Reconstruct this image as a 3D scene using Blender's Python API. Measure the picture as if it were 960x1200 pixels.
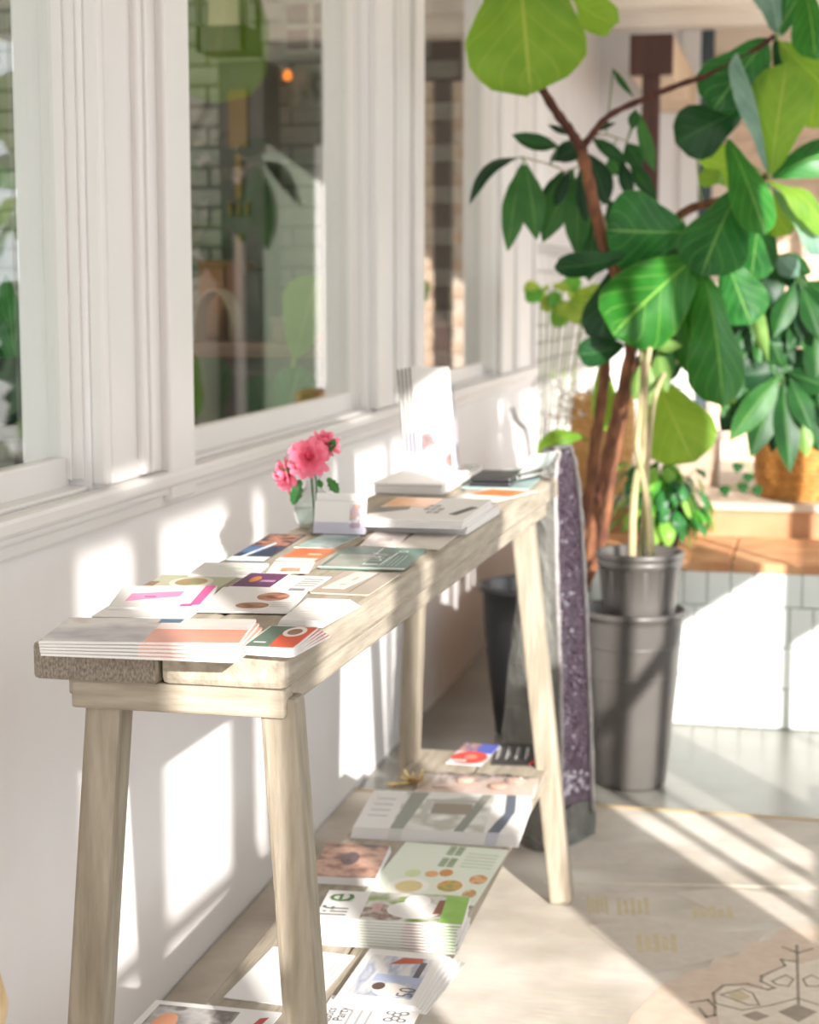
import bpy, bmesh, math, random
from mathutils import Vector, Matrix
random.seed(7)
for o in list(bpy.data.objects): bpy.data.objects.remove(o)
sc = bpy.context.scene
COL = sc.collection
# ------------------------------------------------------------------ camera
F = 2050.0; H = 1.31                                   # focal length in px of a 960x1200 frame, eye height
PITCH = math.atan(263/F); YAW = math.atan(470*math.cos(PITCH)/F)
CD = Vector((-math.sin(YAW)*math.cos(PITCH), math.cos(YAW)*math.cos(PITCH), -math.sin(PITCH)))
CR = Vector((math.cos(YAW), math.sin(YAW), 0)); CU = CR.cross(CD); CP = Vector((0, 0, H))
cam = bpy.data.cameras.new('camera'); camo = bpy.data.objects.new('camera', cam); COL.objects.link(camo)
cam.sensor_fit = 'VERTICAL'; cam.sensor_height = 36; cam.sensor_width = 28.8; cam.lens = F/1200*36
camo.location = CP; camo.rotation_euler = (math.pi/2-PITCH, 0, YAW)
cam.clip_start = .05; cam.clip_end = 200
cam.dof.use_dof = True; cam.dof.focus_distance = 2.15; cam.dof.aperture_fstop = 5.6
sc.camera = camo
# ------------------------------------------------------------------ sky, sun, exposure
w = bpy.data.worlds.new('sky'); sc.world = w; w.use_nodes = True
bg = w.node_tree.nodes['Background']; bg.inputs[0].default_value = (.90, .955, 1.0, 1); bg.inputs[1].default_value = 2.5
SUN_DIR = Vector((-.5115, .8593, -.3564)).normalized()     # the way the light travels
sun = bpy.data.lights.new('sun', 'SUN'); suno = bpy.data.objects.new('sun', sun); COL.objects.link(suno)
sun.energy = 10.5; sun.angle = math.radians(.6); sun.color = (1, .96, .91)
suno.rotation_euler = SUN_DIR.to_track_quat('-Z', 'Y').to_euler(); suno.location = (4, -6, 5)
vs = sc.view_settings; vs.view_transform = 'Standard'; vs.look = 'None'; vs.gamma = 1; vs.use_curve_mapping = False
vs.exposure = 0.0

# ------------------------------------------------------------------ pixel helpers (a pixel gives a direction only)
def ray(x, y): return CD + CR*((x-480)/F) - CU*((y-600)/F)
def onz(x, y, z=0.0): v = ray(x, y); return CP + v*((z-H)/v.z)
def onx(x, y, X): v = ray(x, y); return CP + v*(X/v.x)
def ony(x, y, Y): v = ray(x, y); return CP + v*(Y/v.y)
# ------------------------------------------------------------------ materials
MATS = {}
def nt(m): return m.node_tree.nodes, m.node_tree.links
def lin(c):
    if isinstance(c, str):
        c = c.lstrip('#'); c = [int(c[i:i+2], 16)/255 for i in (0, 2, 4)]
        c = [x/12.92 if x <= .04045 else ((x+.055)/1.055)**2.4 for x in c]
    return (c[0], c[1], c[2], 1)
def mat(name, c, rough=.6, c2=None, scale=8, stretch=(1, 1, 1), bump=0, bscale=None, spec=.5, metal=0, coat=0, lo=.35, hi=.65, detail=4):
    if name in MATS: return MATS[name]
    m = bpy.data.materials.new(name); m.use_nodes = True; N, L = nt(m); b = N['Principled BSDF']
    b.inputs['Base Color'].default_value = lin(c); b.inputs['Roughness'].default_value = rough
    b.inputs['Specular IOR Level'].default_value = spec; b.inputs['Metallic'].default_value = metal
    b.inputs['Coat Weight'].default_value = coat
    tc = N.new('ShaderNodeTexCoord'); mp = N.new('ShaderNodeMapping'); mp.inputs['Scale'].default_value = stretch
    L.new(tc.outputs['Object'], mp.inputs['Vector'])
    if c2 is not None:
        n = N.new('ShaderNodeTexNoise'); n.inputs['Scale'].default_value = scale; n.inputs['Detail'].default_value = detail
        L.new(mp.outputs[0], n.inputs['Vector'])
        r = N.new('ShaderNodeValToRGB'); r.color_ramp.elements[0].position = lo; r.color_ramp.elements[1].position = hi
        r.color_ramp.elements[0].color = lin(c); r.color_ramp.elements[1].color = lin(c2)
        L.new(n.outputs['Fac'], r.inputs[0]); L.new(r.outputs[0], b.inputs['Base Color'])
    if bump:
        n2 = N.new('ShaderNodeTexNoise'); n2.inputs['Scale'].default_value = bscale or scale; n2.inputs['Detail'].default_value = 5
        L.new(mp.outputs[0], n2.inputs['Vector'])
        bp = N.new('ShaderNodeBump'); bp.inputs['Strength'].default_value = bump; bp.inputs['Distance'].default_value = .004
        L.new(n2.outputs['Fac'], bp.inputs['Height']); L.new(bp.outputs[0], b.inputs['Normal'])
    MATS[name] = m; return m
def photo(name, cols, scale=14, rough=.3, stretch=(1, 1, 1)):
    """printed picture: soft blots of several colours"""
    if name in MATS: return MATS[name]
    m = bpy.data.materials.new(name); m.use_nodes = True; N, L = nt(m); b = N['Principled BSDF']
    b.inputs['Roughness'].default_value = rough
    tc = N.new('ShaderNodeTexCoord'); mp = N.new('ShaderNodeMapping'); mp.inputs['Scale'].default_value = stretch
    mp.inputs['Location'].default_value = (random.random()*5, random.random()*5, 0)
    L.new(tc.outputs['Object'], mp.inputs['Vector'])
    n = N.new('ShaderNodeTexNoise'); n.inputs['Scale'].default_value = scale; n.inputs['Detail'].default_value = 3
    L.new(mp.outputs[0], n.inputs['Vector'])
    r = N.new('ShaderNodeValToRGB'); e = r.color_ramp.elements
    e[0].position = .28; e[0].color = lin(cols[0]); e[1].position = .72; e[1].color = lin(cols[-1])
    for i, c in enumerate(cols[1:-1]):
        q = e.new(.28+.44*(i+1)/(len(cols)-1)); q.color = lin(c)
    L.new(n.outputs['Fac'], r.inputs[0]); L.new(r.outputs[0], b.inputs['Base Color'])
    MATS[name] = m; return m
def leaf_mat(name, c1, c2, vein, trans=.35, rough=.38, freq=5.5, tcol=None):
    if name in MATS: return MATS[name]
    m = bpy.data.materials.new(name); m.use_nodes = True; N, L = nt(m); b = N['Principled BSDF']; out = N['Material Output']
    def M(op, a, bb=None):
        k = N.new('ShaderNodeMath'); k.operation = op
        for i, v in enumerate((a, bb)):
            if v is None: continue
            if isinstance(v, (int, float)): k.inputs[i].default_value = v
            else: L.new(v, k.inputs[i])
        return k.outputs[0]
    uv = N.new('ShaderNodeUVMap'); sx = N.new('ShaderNodeSeparateXYZ'); L.new(uv.outputs[0], sx.inputs[0])
    t = sx.outputs[0]; a = M('ABSOLUTE', M('SUBTRACT', sx.outputs[1], .5))      # 0 midrib .. .5 edge
    ph = M('FRACT', M('SUBTRACT', M('MULTIPLY', t, freq), M('MULTIPLY', a, freq*.8)))
    side = M('LESS_THAN', M('ABSOLUTE', M('SUBTRACT', ph, .5)), .04)
    mid = M('LESS_THAN', a, .016); edge = M('GREATER_THAN', a, .487)
    v = M('MAXIMUM', M('MAXIMUM', M('MULTIPLY', side, .42), M('MULTIPLY', mid, .8)), M('MULTIPLY', edge, .3))
    tc = N.new('ShaderNodeTexCoord'); n = N.new('ShaderNodeTexNoise'); n.inputs['Scale'].default_value = 14
    L.new(tc.outputs['Object'], n.inputs['Vector'])
    r = N.new('ShaderNodeValToRGB'); r.color_ramp.elements[0].position = .35; r.color_ramp.elements[1].position = .68
    r.color_ramp.elements[0].color = lin(c1); r.color_ramp.elements[1].color = lin(c2); L.new(n.outputs['Fac'], r.inputs[0])
    mx = N.new('ShaderNodeMix'); mx.data_type = 'RGBA'; L.new(v, mx.inputs['Factor']); L.new(r.outputs[0], mx.inputs['A'])
    mx.inputs['B'].default_value = lin(vein); L.new(mx.outputs['Result'], b.inputs['Base Color'])
    b.inputs['Roughness'].default_value = rough; b.inputs['Specular IOR Level'].default_value = .32
    bp = N.new('ShaderNodeBump'); bp.inputs['Strength'].default_value = .35; bp.inputs['Distance'].default_value = .004
    L.new(M('SUBTRACT', 1.0, v), bp.inputs['Height']); L.new(bp.outputs[0], b.inputs['Normal'])
    tr = N.new('ShaderNodeBsdfTranslucent'); tr.inputs[0].default_value = lin(tcol or c2)
    ms = N.new('ShaderNodeMixShader'); ms.inputs[0].default_value = trans
    L.new(b.outputs[0], ms.inputs[1]); L.new(tr.outputs[0], ms.inputs[2]); L.new(ms.outputs[0], out.inputs[0])
    MATS[name] = m; return m
def glass_mat(name, tint=(1, 1, 1), ior=1.5, rough=0.0, power=4.5):
    m = bpy.data.materials.new(name); m.use_nodes = True; N, L = nt(m); out = N['Material Output']
    N.remove(N['Principled BSDF'])
    lw = N.new('ShaderNodeLayerWeight'); lw.inputs[0].default_value = .5
    pw_ = N.new('ShaderNodeMath'); pw_.operation = 'POWER'; L.new(lw.outputs['Facing'], pw_.inputs[0]); pw_.inputs[1].default_value = power
    fr = N.new('ShaderNodeMapRange'); fr.inputs['To Min'].default_value = ior; fr.inputs['To Max'].default_value = 1.0; L.new(pw_.outputs[0], fr.inputs['Value'])
    tp = N.new('ShaderNodeBsdfTransparent'); tp.inputs[0].default_value = (*tint, 1)
    gl = N.new('ShaderNodeBsdfGlossy'); gl.inputs['Roughness'].default_value = rough
    ms = N.new('ShaderNodeMixShader'); L.new(fr.outputs[0], ms.inputs[0]); L.new(tp.outputs[0], ms.inputs[1]); L.new(gl.outputs[0], ms.inputs[2])
    L.new(ms.outputs[0], out.inputs[0]); MATS[name] = m; return m
def emis(name, c, s):
    m = bpy.data.materials.new(name); m.use_nodes = True; N, L = nt(m); b = N['Principled BSDF']
    b.inputs['Base Color'].default_value = lin(c); b.inputs['Emission Color'].default_value = lin(c); b.inputs['Emission Strength'].default_value = s
    return m

M_WHITE = mat('white_paint', '#e9e6e5', .45, '#e4e0df', 3, bump=.05, bscale=60)
M_TRIM = mat('trim_paint', '#dfdbd8', .35)
M_CEIL = mat('ceiling_paint', '#f2e9df', .7, '#eee3d6', 2)
M_WOOD = mat('weathered_wood', '#b3a897', .75, '#8b806f', 22, (3, .35, 3), bump=.5, bscale=60, detail=8, lo=.3, hi=.75)
M_WOODZ = mat('weathered_wood_upright', '#a89d8c', .75, '#837866', 22, (3, 3, .35), bump=.5, bscale=60, detail=8, lo=.3, hi=.75)
M_WOODX = mat('weathered_wood_cross', '#b3a897', .75, '#8b806f', 22, (.35, 3, 3), bump=.5, bscale=60, detail=8, lo=.3, hi=.75)
M_ENDG = mat('end_grain_wood', '#a3978a', .9, '#6f6559', 420, (1, 1, .5), bump=1.0, bscale=300, detail=8, lo=.35, hi=.7)
M_GREYBRICK = mat('grey_painted_brick', '#a3a59d', .7, '#93968e', 6, bump=.3, bscale=40)
M_GREYMORTAR = mat('grey_mortar', '#6c6e68', .9)
M_WBRICK = mat('white_painted_brick', '#e6e2de', .7, '#d9d4cf', 8, bump=.3, bscale=30)
M_WMORTAR = mat('pale_mortar', '#c9c4bf', .9)
M_TBRICK = mat('tan_brick', '#d9bfa8', .8, '#cba98e', 6, bump=.4, bscale=30)
M_TILE = mat('white_glazed_tile', '#e8ebe6', .25, '#dfe3de', 6)
M_TGROUT = mat('grey_grout', '#c8ccc6', .8)
M_TERRA = mat('terracotta_slab', '#cf9c70', .6, '#b97f55', 9, bump=.3, bscale=25)
M_CONC = mat('polished_floor', '#85837b', .27, '#7b7971', 3, spec=.6, coat=0)
M_BLACK = mat('black_plastic', '#2b2b2d', .38, spec=.5)
M_GREYPL = mat('grey_black_plastic', '#55514e', .4, '#5e5a56', 3, spec=.5)
M_SOIL = mat('dark_soil', '#3a2c22', .95, '#20160f', 60, bump=1.5, bscale=90)
M_BROWN = mat('dark_brown_timber', '#4a2c22', .6, '#3b2119', 6, (4, 4, .5))
M_TANBEAM = mat('tan_timber', '#d8bfa4', .7, '#c9ad90', 5)
M_BARK = mat('brown_bark', '#8a5a3c', .85, '#5b3526', 40, (1, 1, .4), bump=.8, bscale=80)
M_BARKD = mat('dark_red_bark', '#5c3326', .85, '#3d1f17', 60, (1, 1, .5), bump=1, bscale=90)
M_PALEBARK = mat('pale_bark', '#b9a583', .8, '#8c8a5e', 30, (1, 1, .3), bump=.6, bscale=60)
M_STEM = mat('green_stem', '#7d9148', .6)
M_PAPER = mat('white_paper', '#e4e1de', .55, '#dfdbd8', 3)
M_PAPERG = mat('grey_white_paper', '#dedad6', .5)
M_INK = mat('dark_ink', '#3c3a3a', .6)
M_GREYINK = mat('grey_ink', '#9a9694', .6)
M_GLASS = glass_mat('window_glass', (.93, .95, .93), .07)
M_VASE = glass_mat('vase_glass', (.88, .92, .9), .06, 0, 2.2)
M_ACRYL = glass_mat('clear_acrylic', (.93, .93, .98), .06, 0, 3)

# ------------------------------------------------------------------ mesh helpers
class MB:
    def __init__(s): s.v = []; s.f = []; s.uv = None
    def add(s, vs, fs):
        k = len(s.v); s.v += [Vector(p) for p in vs]; s.f += [tuple(i+k for i in f) for f in fs]; return s
    def box(s, lo, hi):
        x0, y0, z0 = lo; x1, y1, z1 = hi
        return s.add([(x0, y0, z0), (x1, y0, z0), (x1, y1, z0), (x0, y1, z0), (x0, y0, z1), (x1, y0, z1), (x1, y1, z1), (x0, y1, z1)],
                     [(0, 3, 2, 1), (4, 5, 6, 7), (0, 1, 5, 4), (1, 2, 6, 5), (2, 3, 7, 6), (3, 0, 4, 7)])
    def bar(s, a, b, wx, wy, ux=Vector((1, 0, 0))):
        """square-section bar from a to b; wx along ux"""
        a = Vector(a); b = Vector(b); d = (b-a).normalized(); x = (ux-d*ux.dot(d)).normalized(); y = d.cross(x)
        c = [(-1, -1), (1, -1), (1, 1), (-1, 1)]
        vs = [p+x*(i*wx/2)+y*(j*wy/2) for p in (a, b) for i, j in c]
        return s.add(vs, [(3, 2, 1, 0), (4, 5, 6, 7), (0, 1, 5, 4), (1, 2, 6, 5), (2, 3, 7, 6), (3, 0, 4, 7)])
    def tube(s, pts, rad, n=8, cap=True):
        pts = [Vector(p) for p in pts]; R = rad if isinstance(rad, (list, tuple)) else [rad]*len(pts)
        vs = []; x = None
        for i, p in enumerate(pts):
            d = (pts[min(i+1, len(pts)-1)]-pts[max(i-1, 0)]).normalized()
            if x is None:
                x = d.orthogonal().normalized()
            else:
                x = x-d*x.dot(d); x = x.normalized() if x.length > 1e-6 else d.orthogonal().normalized()
            y = d.cross(x)
            vs += [p+(x*math.cos(2*math.pi*k/n)+y*math.sin(2*math.pi*k/n))*R[i] for k in range(n)]
        fs = [(i*n+k, i*n+(k+1) % n, (i+1)*n+(k+1) % n, (i+1)*n+k) for i in range(len(pts)-1) for k in range(n)]
        if cap: fs += [tuple(reversed(range(n))), tuple(range((len(pts)-1)*n, len(pts)*n))]
        return s.add(vs, fs)
    def lathe(s, prof, c=(0, 0, 0), n=32, sx=1, sy=1):
        c = Vector(c); vs = []
        for r, z in prof: vs += [c+Vector((r*sx*math.cos(2*math.pi*k/n), r*sy*math.sin(2*math.pi*k/n), z)) for k in range(n)]
        fs = [(i*n+k, i*n+(k+1) % n, (i+1)*n+(k+1) % n, (i+1)*n+k) for i in range(len(prof)-1) for k in range(n)]
        if prof[0][0] > 1e-4: fs.append(tuple(reversed(range(n))))
        return s.add(vs, fs)
    def poly(s, pts, z0, z1):
        n = len(pts); vs = [(x, y, z0) for x, y in pts]+[(x, y, z1) for x, y in pts]
        return s.add(vs, [tuple(reversed(range(n))), tuple(range(n, 2*n))]+[(k, (k+1) % n, n+(k+1) % n, n+k) for k in range(n)])
    def build(s, name, m, parent=None, smooth=False, bevel=0, local=False, mod=None):
        off = Vector((0, 0, 0)) if (local or parent is None) else world_loc(parent)
        me = bpy.data.meshes.new(name); me.from_pydata([p-off for p in s.v], [], s.f); me.update()
        if s.uv:
            ul = me.uv_layers.new(name='UVMap')
            for lp in me.loops: ul.data[lp.index].uv = s.uv[lp.vertex_index]
        if m: me.materials.append(m)
        if smooth:
            for p in me.polygons: p.use_smooth = True
        o = bpy.data.objects.new(name, me); COL.objects.link(o); o.parent = parent
        if bevel:
            b = o.modifiers.new('bevel', 'BEVEL'); b.width = bevel; b.segments = 2; b.limit_method = 'ANGLE'
        return o
def world_loc(o):
    l = Vector((0, 0, 0))
    while o: l += o.location; o = o.parent
    return l
def tag(o, label=None, cat=None, group=None, kind=None):
    if label: o['label'] = label
    if cat: o['category'] = cat
    if group: o['group'] = group
    if kind: o['kind'] = kind
    return o
def empty(name, loc=(0, 0, 0), label=None, cat=None, group=None, kind=None, rz=0):
    o = bpy.data.objects.new(name, None); COL.objects.link(o); o.location = loc; o.rotation_euler = (0, 0, rz); o.empty_display_size = .05
    return tag(o, label, cat, group, kind)
def inst(me, name, parent, loc=(0, 0, 0), rot=None, scale=None):
    o = bpy.data.objects.new(name, me); COL.objects.link(o); o.parent = parent; o.location = loc
    if rot: o.rotation_euler = rot
    if scale: o.scale = scale
    return o
def box_mesh(name, sx, sy, sz, m, bev=.003):
    bm = bmesh.new(); bmesh.ops.create_cube(bm, size=1)
    for v in bm.verts: v.co = Vector((v.co.x*sx, v.co.y*sy, v.co.z*sz))
    bmesh.ops.bevel(bm, geom=bm.edges[:], offset=bev, segments=1, affect='EDGES')
    me = bpy.data.meshes.new(name); bm.to_mesh(me); bm.free(); me.materials.append(m); return me
def spline(pts, n=6):
    """Catmull-Rom through points"""
    P = [Vector(p) for p in pts]; P = [P[0]*2-P[1]]+P+[P[-1]*2-P[-2]]; out = []
    for i in range(1, len(P)-2):
        for k in range(n):
            t = k/n; a, b, c, d = P[i-1:i+3]
            out.append(.5*((2*b)+(c-a)*t+(2*a-5*b+4*c-d)*t*t+(3*b-a-3*c+d)*t**3))
    out.append(P[-2]); return out

XW = -1.13; XR = .95; YF = 9.6            # left wall plane, right wall plane, far end of the sunroom
# ================================================================== SETTING
MB().box((-14, -14, -.12), (16, 24, -.06)).build('ground', mat('pale_paving', '#cfcac2', .8, '#c2bcb3', 2)); tag(bpy.data.objects['ground'], kind='structure')  # unseen ground plane, added pale to bounce light indoors
tag(MB().box((XW-.1, -2.2, -.06), (XR+.1, YF, 0)).build('floor', M_CONC), kind='structure')
tag(MB().box((XW-.2, -2.2, 2.66), (XR+.2, YF+.1, 2.76)).build('ceiling', M_CEIL), kind='structure')

# ---- left wall: solid under the windows, posts between them
wl = empty('wall_left', (XW, 2, 0), kind='structure')
WIN = [(1.2, 2.642), (3.063, 4.476), (5.047, 6.38)]   # openings along y
ZB, ZT = .95, 2.36
b = MB(); TH = .12
b.box((XW-TH, -2.2, 0), (XW, 7.28, ZB)); b.box((XW-TH, -2.2, ZT), (XW, YF, 2.66))
prev = -2.2
for y0, y1 in WIN: b.box((XW-TH, prev, ZB), (XW, y0, ZT)); prev = y1
b.box((XW-TH, prev, ZB), (XW, 7.28, ZT))
b.build('wall_panel', M_WHITE, wl)
def vmould(y0, y1, d, z0=.99, z1=2.62, n='moulding'):
    MB().box((XW-.002, y0, z0), (XW+d, y1, z1)).build(n, M_TRIM, wl, bevel=.006)
for (a, bb) in ((2.70, 3.0), (4.52, 4.99), (6.44, 7.2)):
    vmould(a, bb, .012, .985, n='pilaster')
    m = (a+bb)/2
for y in (2.655, 2.825, 2.86, 4.50, 4.735, 4.78, 6.42, 6.75, 6.80, 7.22): vmould(y-.012, y+.012, .026)
vmould(2.93, 3.055, .03, .93, n='casing')
vmould(4.93, 5.04, .03, .93, n='casing')
vmould(1.06, 1.19, .03, .93, n='casing')
# windows
for i, (y0, y1) in enumerate(WIN):
    W = empty('window_%d' % (i+1), (XW, (y0+y1)/2, ZB), kind='structure')
    gx = XW-.05
    MB().box((gx-.003, y0+.005, 1.03), (gx+.003, y1-.005, ZT)).build('glass_pane', M_GLASS, W)
    f = MB()
    f.box((gx-.02, y1-.012, 1.0), (XW-.03, y1, ZT)); f.box((gx-.02, y1-.006, 1.0), (XW-.012, y1+.001, ZT))
    f.box((gx-.02, y0, 1.0), (XW-.012, y0+.012, ZT)); f.box((gx-.02, y0, ZT-.012), (XW-.012, y1, ZT))
    f.build('window_frame', M_TRIM, W, bevel=.002)
    MB().box((gx-.02, y0, ZB), (gx+.012, y1, 1.037)).build('bottom_rail', M_TRIM, W, bevel=.004)
    MB().box((gx, y0, ZB), (XW-.006, y1, .99)).build('inner_sill', M_TRIM, W, bevel=.004)
s = empty('trim_1', (XW, 3, .95), kind='structure')
MB().box((XW-.002, -1.8, .955), (XW+.034, 7.28, .985)).build('sill_board', M_TRIM, s, bevel=.008)
MB().box((XW-.002, -1.8, .942), (XW+.024, 7.28, .956)).build('sill_cove', M_TRIM, s, bevel=.005)
MB().box((XW-.002, -1.8, .918), (XW+.014, 7.28, .943)).build('sill_apron', M_TRIM, s, bevel=.006)
# ---- white painted brick continuation of the left wall (real bricks)
wb = empty('wall_left_brick', (XW, 8.4, 0), kind='structure')
MB().box((XW-TH, 7.28, 0), (XW-.012, YF, 1.5)).build('mortar', M_WMORTAR, wb)
MB().box((XW-TH, 7.28, 1.5), (XW, YF, ZT)).build('upper_panel', M_WHITE, wb)
bm_ = box_mesh('brick', .014, .205, .066, M_WBRICK)
for r in range(19):
    for c in range(11):
        y = 7.39+c*.215+(.107 if r % 2 else 0); z = .04+r*.0765
        if y < YF-.1: inst(bm_, 'brick', wb, (-.006, y-8.4, z))
# ---- far wall: white part with door frame, tan brick part on the right
tag(MB().box((XW-.2, YF, 0), (-.66, YF+.1, 2.66)).build('wall_far', M_WHITE), kind='structure')
d = empty('door_1', (-.6, YF, 0), kind='structure')
MB().box((-.70, YF-.03, 0), (-.60, YF+.03, 2.66)).build('door_jamb', M_TRIM, d, bevel=.005)
MB().box((-.60, YF, 0), (-.53, YF+.04, 2.66)).build('door_panel', mat('dark_slate_paint', '#3d4a50', .5), d, bevel=.004)
tb = empty('wall_far_brick', (.2, YF, 0), kind='structure')
MB().box((-.53, YF+.012, 0), (.14, YF+.1, 2.66)).build('mortar', mat('sand_mortar', '#dccab8', .9), tb)
bm_ = box_mesh('brick', .215, .014, .066, M_TBRICK)
for r in range(33):
    for c in range(3):
        inst(bm_, 'brick', tb, (-.62+c*.225+(.112 if r % 2 else 0), .006, .06+r*.0765))
wf = empty('wall_far_right', (.6, YF, 0), kind='structure')
MB().box((.14, YF, 0), (XR+.2, YF+.1, 2.66)).build('wall_panel', mat('taupe_wall_paint', '#6f6c60', .8, '#66645a', 3), wf)  # unseen wall, made dark to dim what the window panes reflect
MB().box((.3, YF-.03, 0), (.36, YF, 2.1)).build('door_jamb', M_TRIM, wf); MB().box((.78, YF-.03, 0), (.84, YF, 2.1)).build('door_jamb', M_TRIM, wf)
MB().box((.36, YF-.02, 0), (.78, YF-.001, 2.06)).build('door_leaf', mat('sage_door', '#55604c', .5), wf)  # unseen door, added with the dark wall for the reflections
# ---- right wall with its windows (never in view: bars and panels shape the sun patches)
def yr(yw): return yw-(XR-XW)*1.68
rw = empty('wall_right', (XR, 3, 0), kind='structure')
SILL = .64; HEAD = 2.335
b = MB()
b.box((XR, -2.2, 0), (XR+.1, 3.1, SILL-.0)); b.box((XR, 3.1, 0), (XR+.1, YF, .45))
b.box((XR, -2.2, HEAD), (XR+.012, YF, HEAD+.08)); b.box((XR, -2.2, HEAD+.11), (XR+.012, YF, 2.66))
b.build('wall_panel', M_WHITE, rw)
lit = [(2.56, 2.80), (2.93, 3.31), (3.47, 3.55), (3.80, 4.675), (4.72, 4.90), (5.41, 5.555), (5.605, 5.785), (5.835, 6.01), (6.40, 7.03), (7.06, 7.6), (7.7, 8.7), (8.8, 10.0), (10.1, 11.3), (11.4, 12.6)]
prev = -2.2
post = []
for a, c in lit: post.append((prev, yr(a))); prev = yr(c)
post.append((prev, YF))
for a, c in post: MB().box((XR, a, .4), (XR+.014, c, HEAD+.05)).build('window_post', M_TRIM, rw)
pv = -2.2
for a, c in ((2.70, 2.86), (4.18, 4.42), (4.75, 5.02)):
    MB().box((XR, pv, HEAD+.07), (XR+.013, yr(a), HEAD+.12)).build('transom_panel', M_WHITE, rw); pv = yr(c)
MB().box((XR, pv, HEAD+.07), (XR+.013, YF, HEAD+.12)).build('transom_panel', M_WHITE, rw)
MB().bar((XR+.007, yr(2.2), 1.60), (XR+.007, yr(3.5), 1.54), .014, .045).build('window_rail', M_TRIM, rw)
MB().bar((XR+.007, yr(5.3), 1.12), (XR+.007, yr(6.1), 1.38), .014, .05).build('window_brace', M_TRIM, rw)
MB().box((XR, yr(6.2), 1.22), (XR+.013, yr(6.90), 1.40)).build('window_rail', M_TRIM, rw)
MB().box((XR, yr(7.03), .95), (XR+.013, yr(7.62), 1.17)).build('window_panel', M_TRIM, rw)  # added panel, shades the upper right of the half wall
MB().box((XR, yr(3.75), 1.25), (XR+.013, yr(4.12), HEAD+.02)).build('window_panel', M_TRIM, rw)  # added panel, keeps sun off the magazines but not the floor
MB().box((XR, yr(4.7), .4), (XR+.013, yr(5.1), 1.5)).build('window_panel', M_TRIM, rw)  # added panel, blocks the low sun in this opening
# ---- tiled half wall with terracotta ledges
YH = 5.22; ZH = .50; XH = -.80
hw = empty('wall_half', (0, YH, 0), kind='structure')
MB().box((XH, YH+.008, 0), (XR, YH+.1, ZH-.012)).build('grout_bed', M_TGROUT, hw)
tm = box_mesh('tile', .066, .012, .118, M_TILE, .003)
for r in range(4):
    for c in range(25):
        x = XH+.036+c*.0695+(.035 if r % 2 else 0)
        if x < XR-.03: inst(tm, 'tile', hw, (x, .005, .062+r*.1225))
lg = empty('trim_2', (0, YH, 0), kind='structure')
MB().box((XH, YH+.1, 0), (XR, 5.78, ZH-.031)).build('ledge_core', M_TERRA, lg)
sm = box_mesh('ledge_slab', .292, .57, .03, M_TERRA, .004)
for k in range(6): inst(sm, 'ledge_slab', lg, (XH+.148+k*.2965, .28, ZH-.015))
MB().box((XH, 5.78, 0), (XR, 7.2, .585)).build('upper_ledge', mat('brown_ledge', '#b98c68', .6, '#a67853', 6), lg)
MB().box((XH, 5.765, .586), (XR, 7.2, .61)).build('upper_ledge_top', mat('pale_ledge_top', '#cbbba9', .5, '#bfae9a', 7), lg, bevel=.004)
# ---- porch column and beam
c = empty('trim_3', (-.71, 7.9, .61), kind='structure')
MB().box((-.748, 7.9, 0), (-.672, 7.97, 2.24)).build('column_post', M_BROWN, c, bevel=.004)
MB().box((-.803, 7.885, 2.235), (-.615, 7.93, 2.41)).build('beam_end_plate', M_BROWN, c, bevel=.004)
MB().box((-.80, 7.93, 2.235), (-.618, YF, 2.41)).build('beam', M_TANBEAM, c)  # lit tan of the side put into the beam colour
for k, y in enumerate((8.35, 9.0)): MB().box((XW, y, 2.60), (XR, y+.04, 2.66)).build('ceiling_batten', M_CEIL, c)

# ================================================================== INTERIOR seen through the windows
XI = XW-TH
tag(MB().box((-4.2, .5, -.06), (XI, 6.5, 0)).build('floor_inside', mat('dark_wood_floor', '#5b4636', .4, '#46352a', 8, (4, .4, 1))), kind='structure')
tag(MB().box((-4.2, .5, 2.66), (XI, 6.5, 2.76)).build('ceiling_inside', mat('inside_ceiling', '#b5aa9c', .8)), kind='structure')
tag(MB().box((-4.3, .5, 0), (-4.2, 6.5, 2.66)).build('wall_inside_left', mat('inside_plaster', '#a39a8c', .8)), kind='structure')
gi = empty('wall_inside_far', (-2.4, 6.4, 0), kind='structure')
MB().box((-4.2, 6.412, 0), (XI, 6.5, 2.66)).build('mortar', M_GREYMORTAR, gi)
gb = box_mesh('brick', .205, .016, .064, M_GREYBRICK, .003)
n = 0
for r in range(28):
    for c in range(10):
        x = XI-.12-c*.216-(.108 if r % 2 else 0); n += 1
        inst(gb, 'brick', gi, (x+2.4, .005, .44+r*.0755))

# ================================================================== RUG
rug_m = bpy.data.materials.new('faded_rug'); rug_m.use_nodes = True
N, L = nt(rug_m); P = N['Principled BSDF']; P.inputs['Roughness'].default_value = .95
tc = N.new('ShaderNodeTexCoord')
n1 = N.new('ShaderNodeTexNoise'); n1.inputs['Scale'].default_value = 3.2; n1.inputs['Detail'].default_value = 6; L.new(tc.outputs['Object'], n1.inputs['Vector'])
r1 = N.new('ShaderNodeValToRGB'); e = r1.color_ramp.elements; e[0].position = .38; e[0].color = lin('#b0a698'); e[1].position = .62; e[1].color = lin('#d8d0c4')
q = e.new(.5); q.color = lin('#c3b9ac'); L.new(n1.outputs['Fac'], r1.inputs[0])
mpz = N.new('ShaderNodeMapping'); mpz.inputs['Scale'].default_value = (14, 160, 1); L.new(tc.outputs['Object'], mpz.inputs['Vector'])
n2 = N.new('ShaderNodeTexNoise'); n2.inputs['Scale'].default_value = 1; n2.inputs['Detail'].default_value = 3; L.new(mpz.outputs[0], n2.inputs['Vector'])
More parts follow.
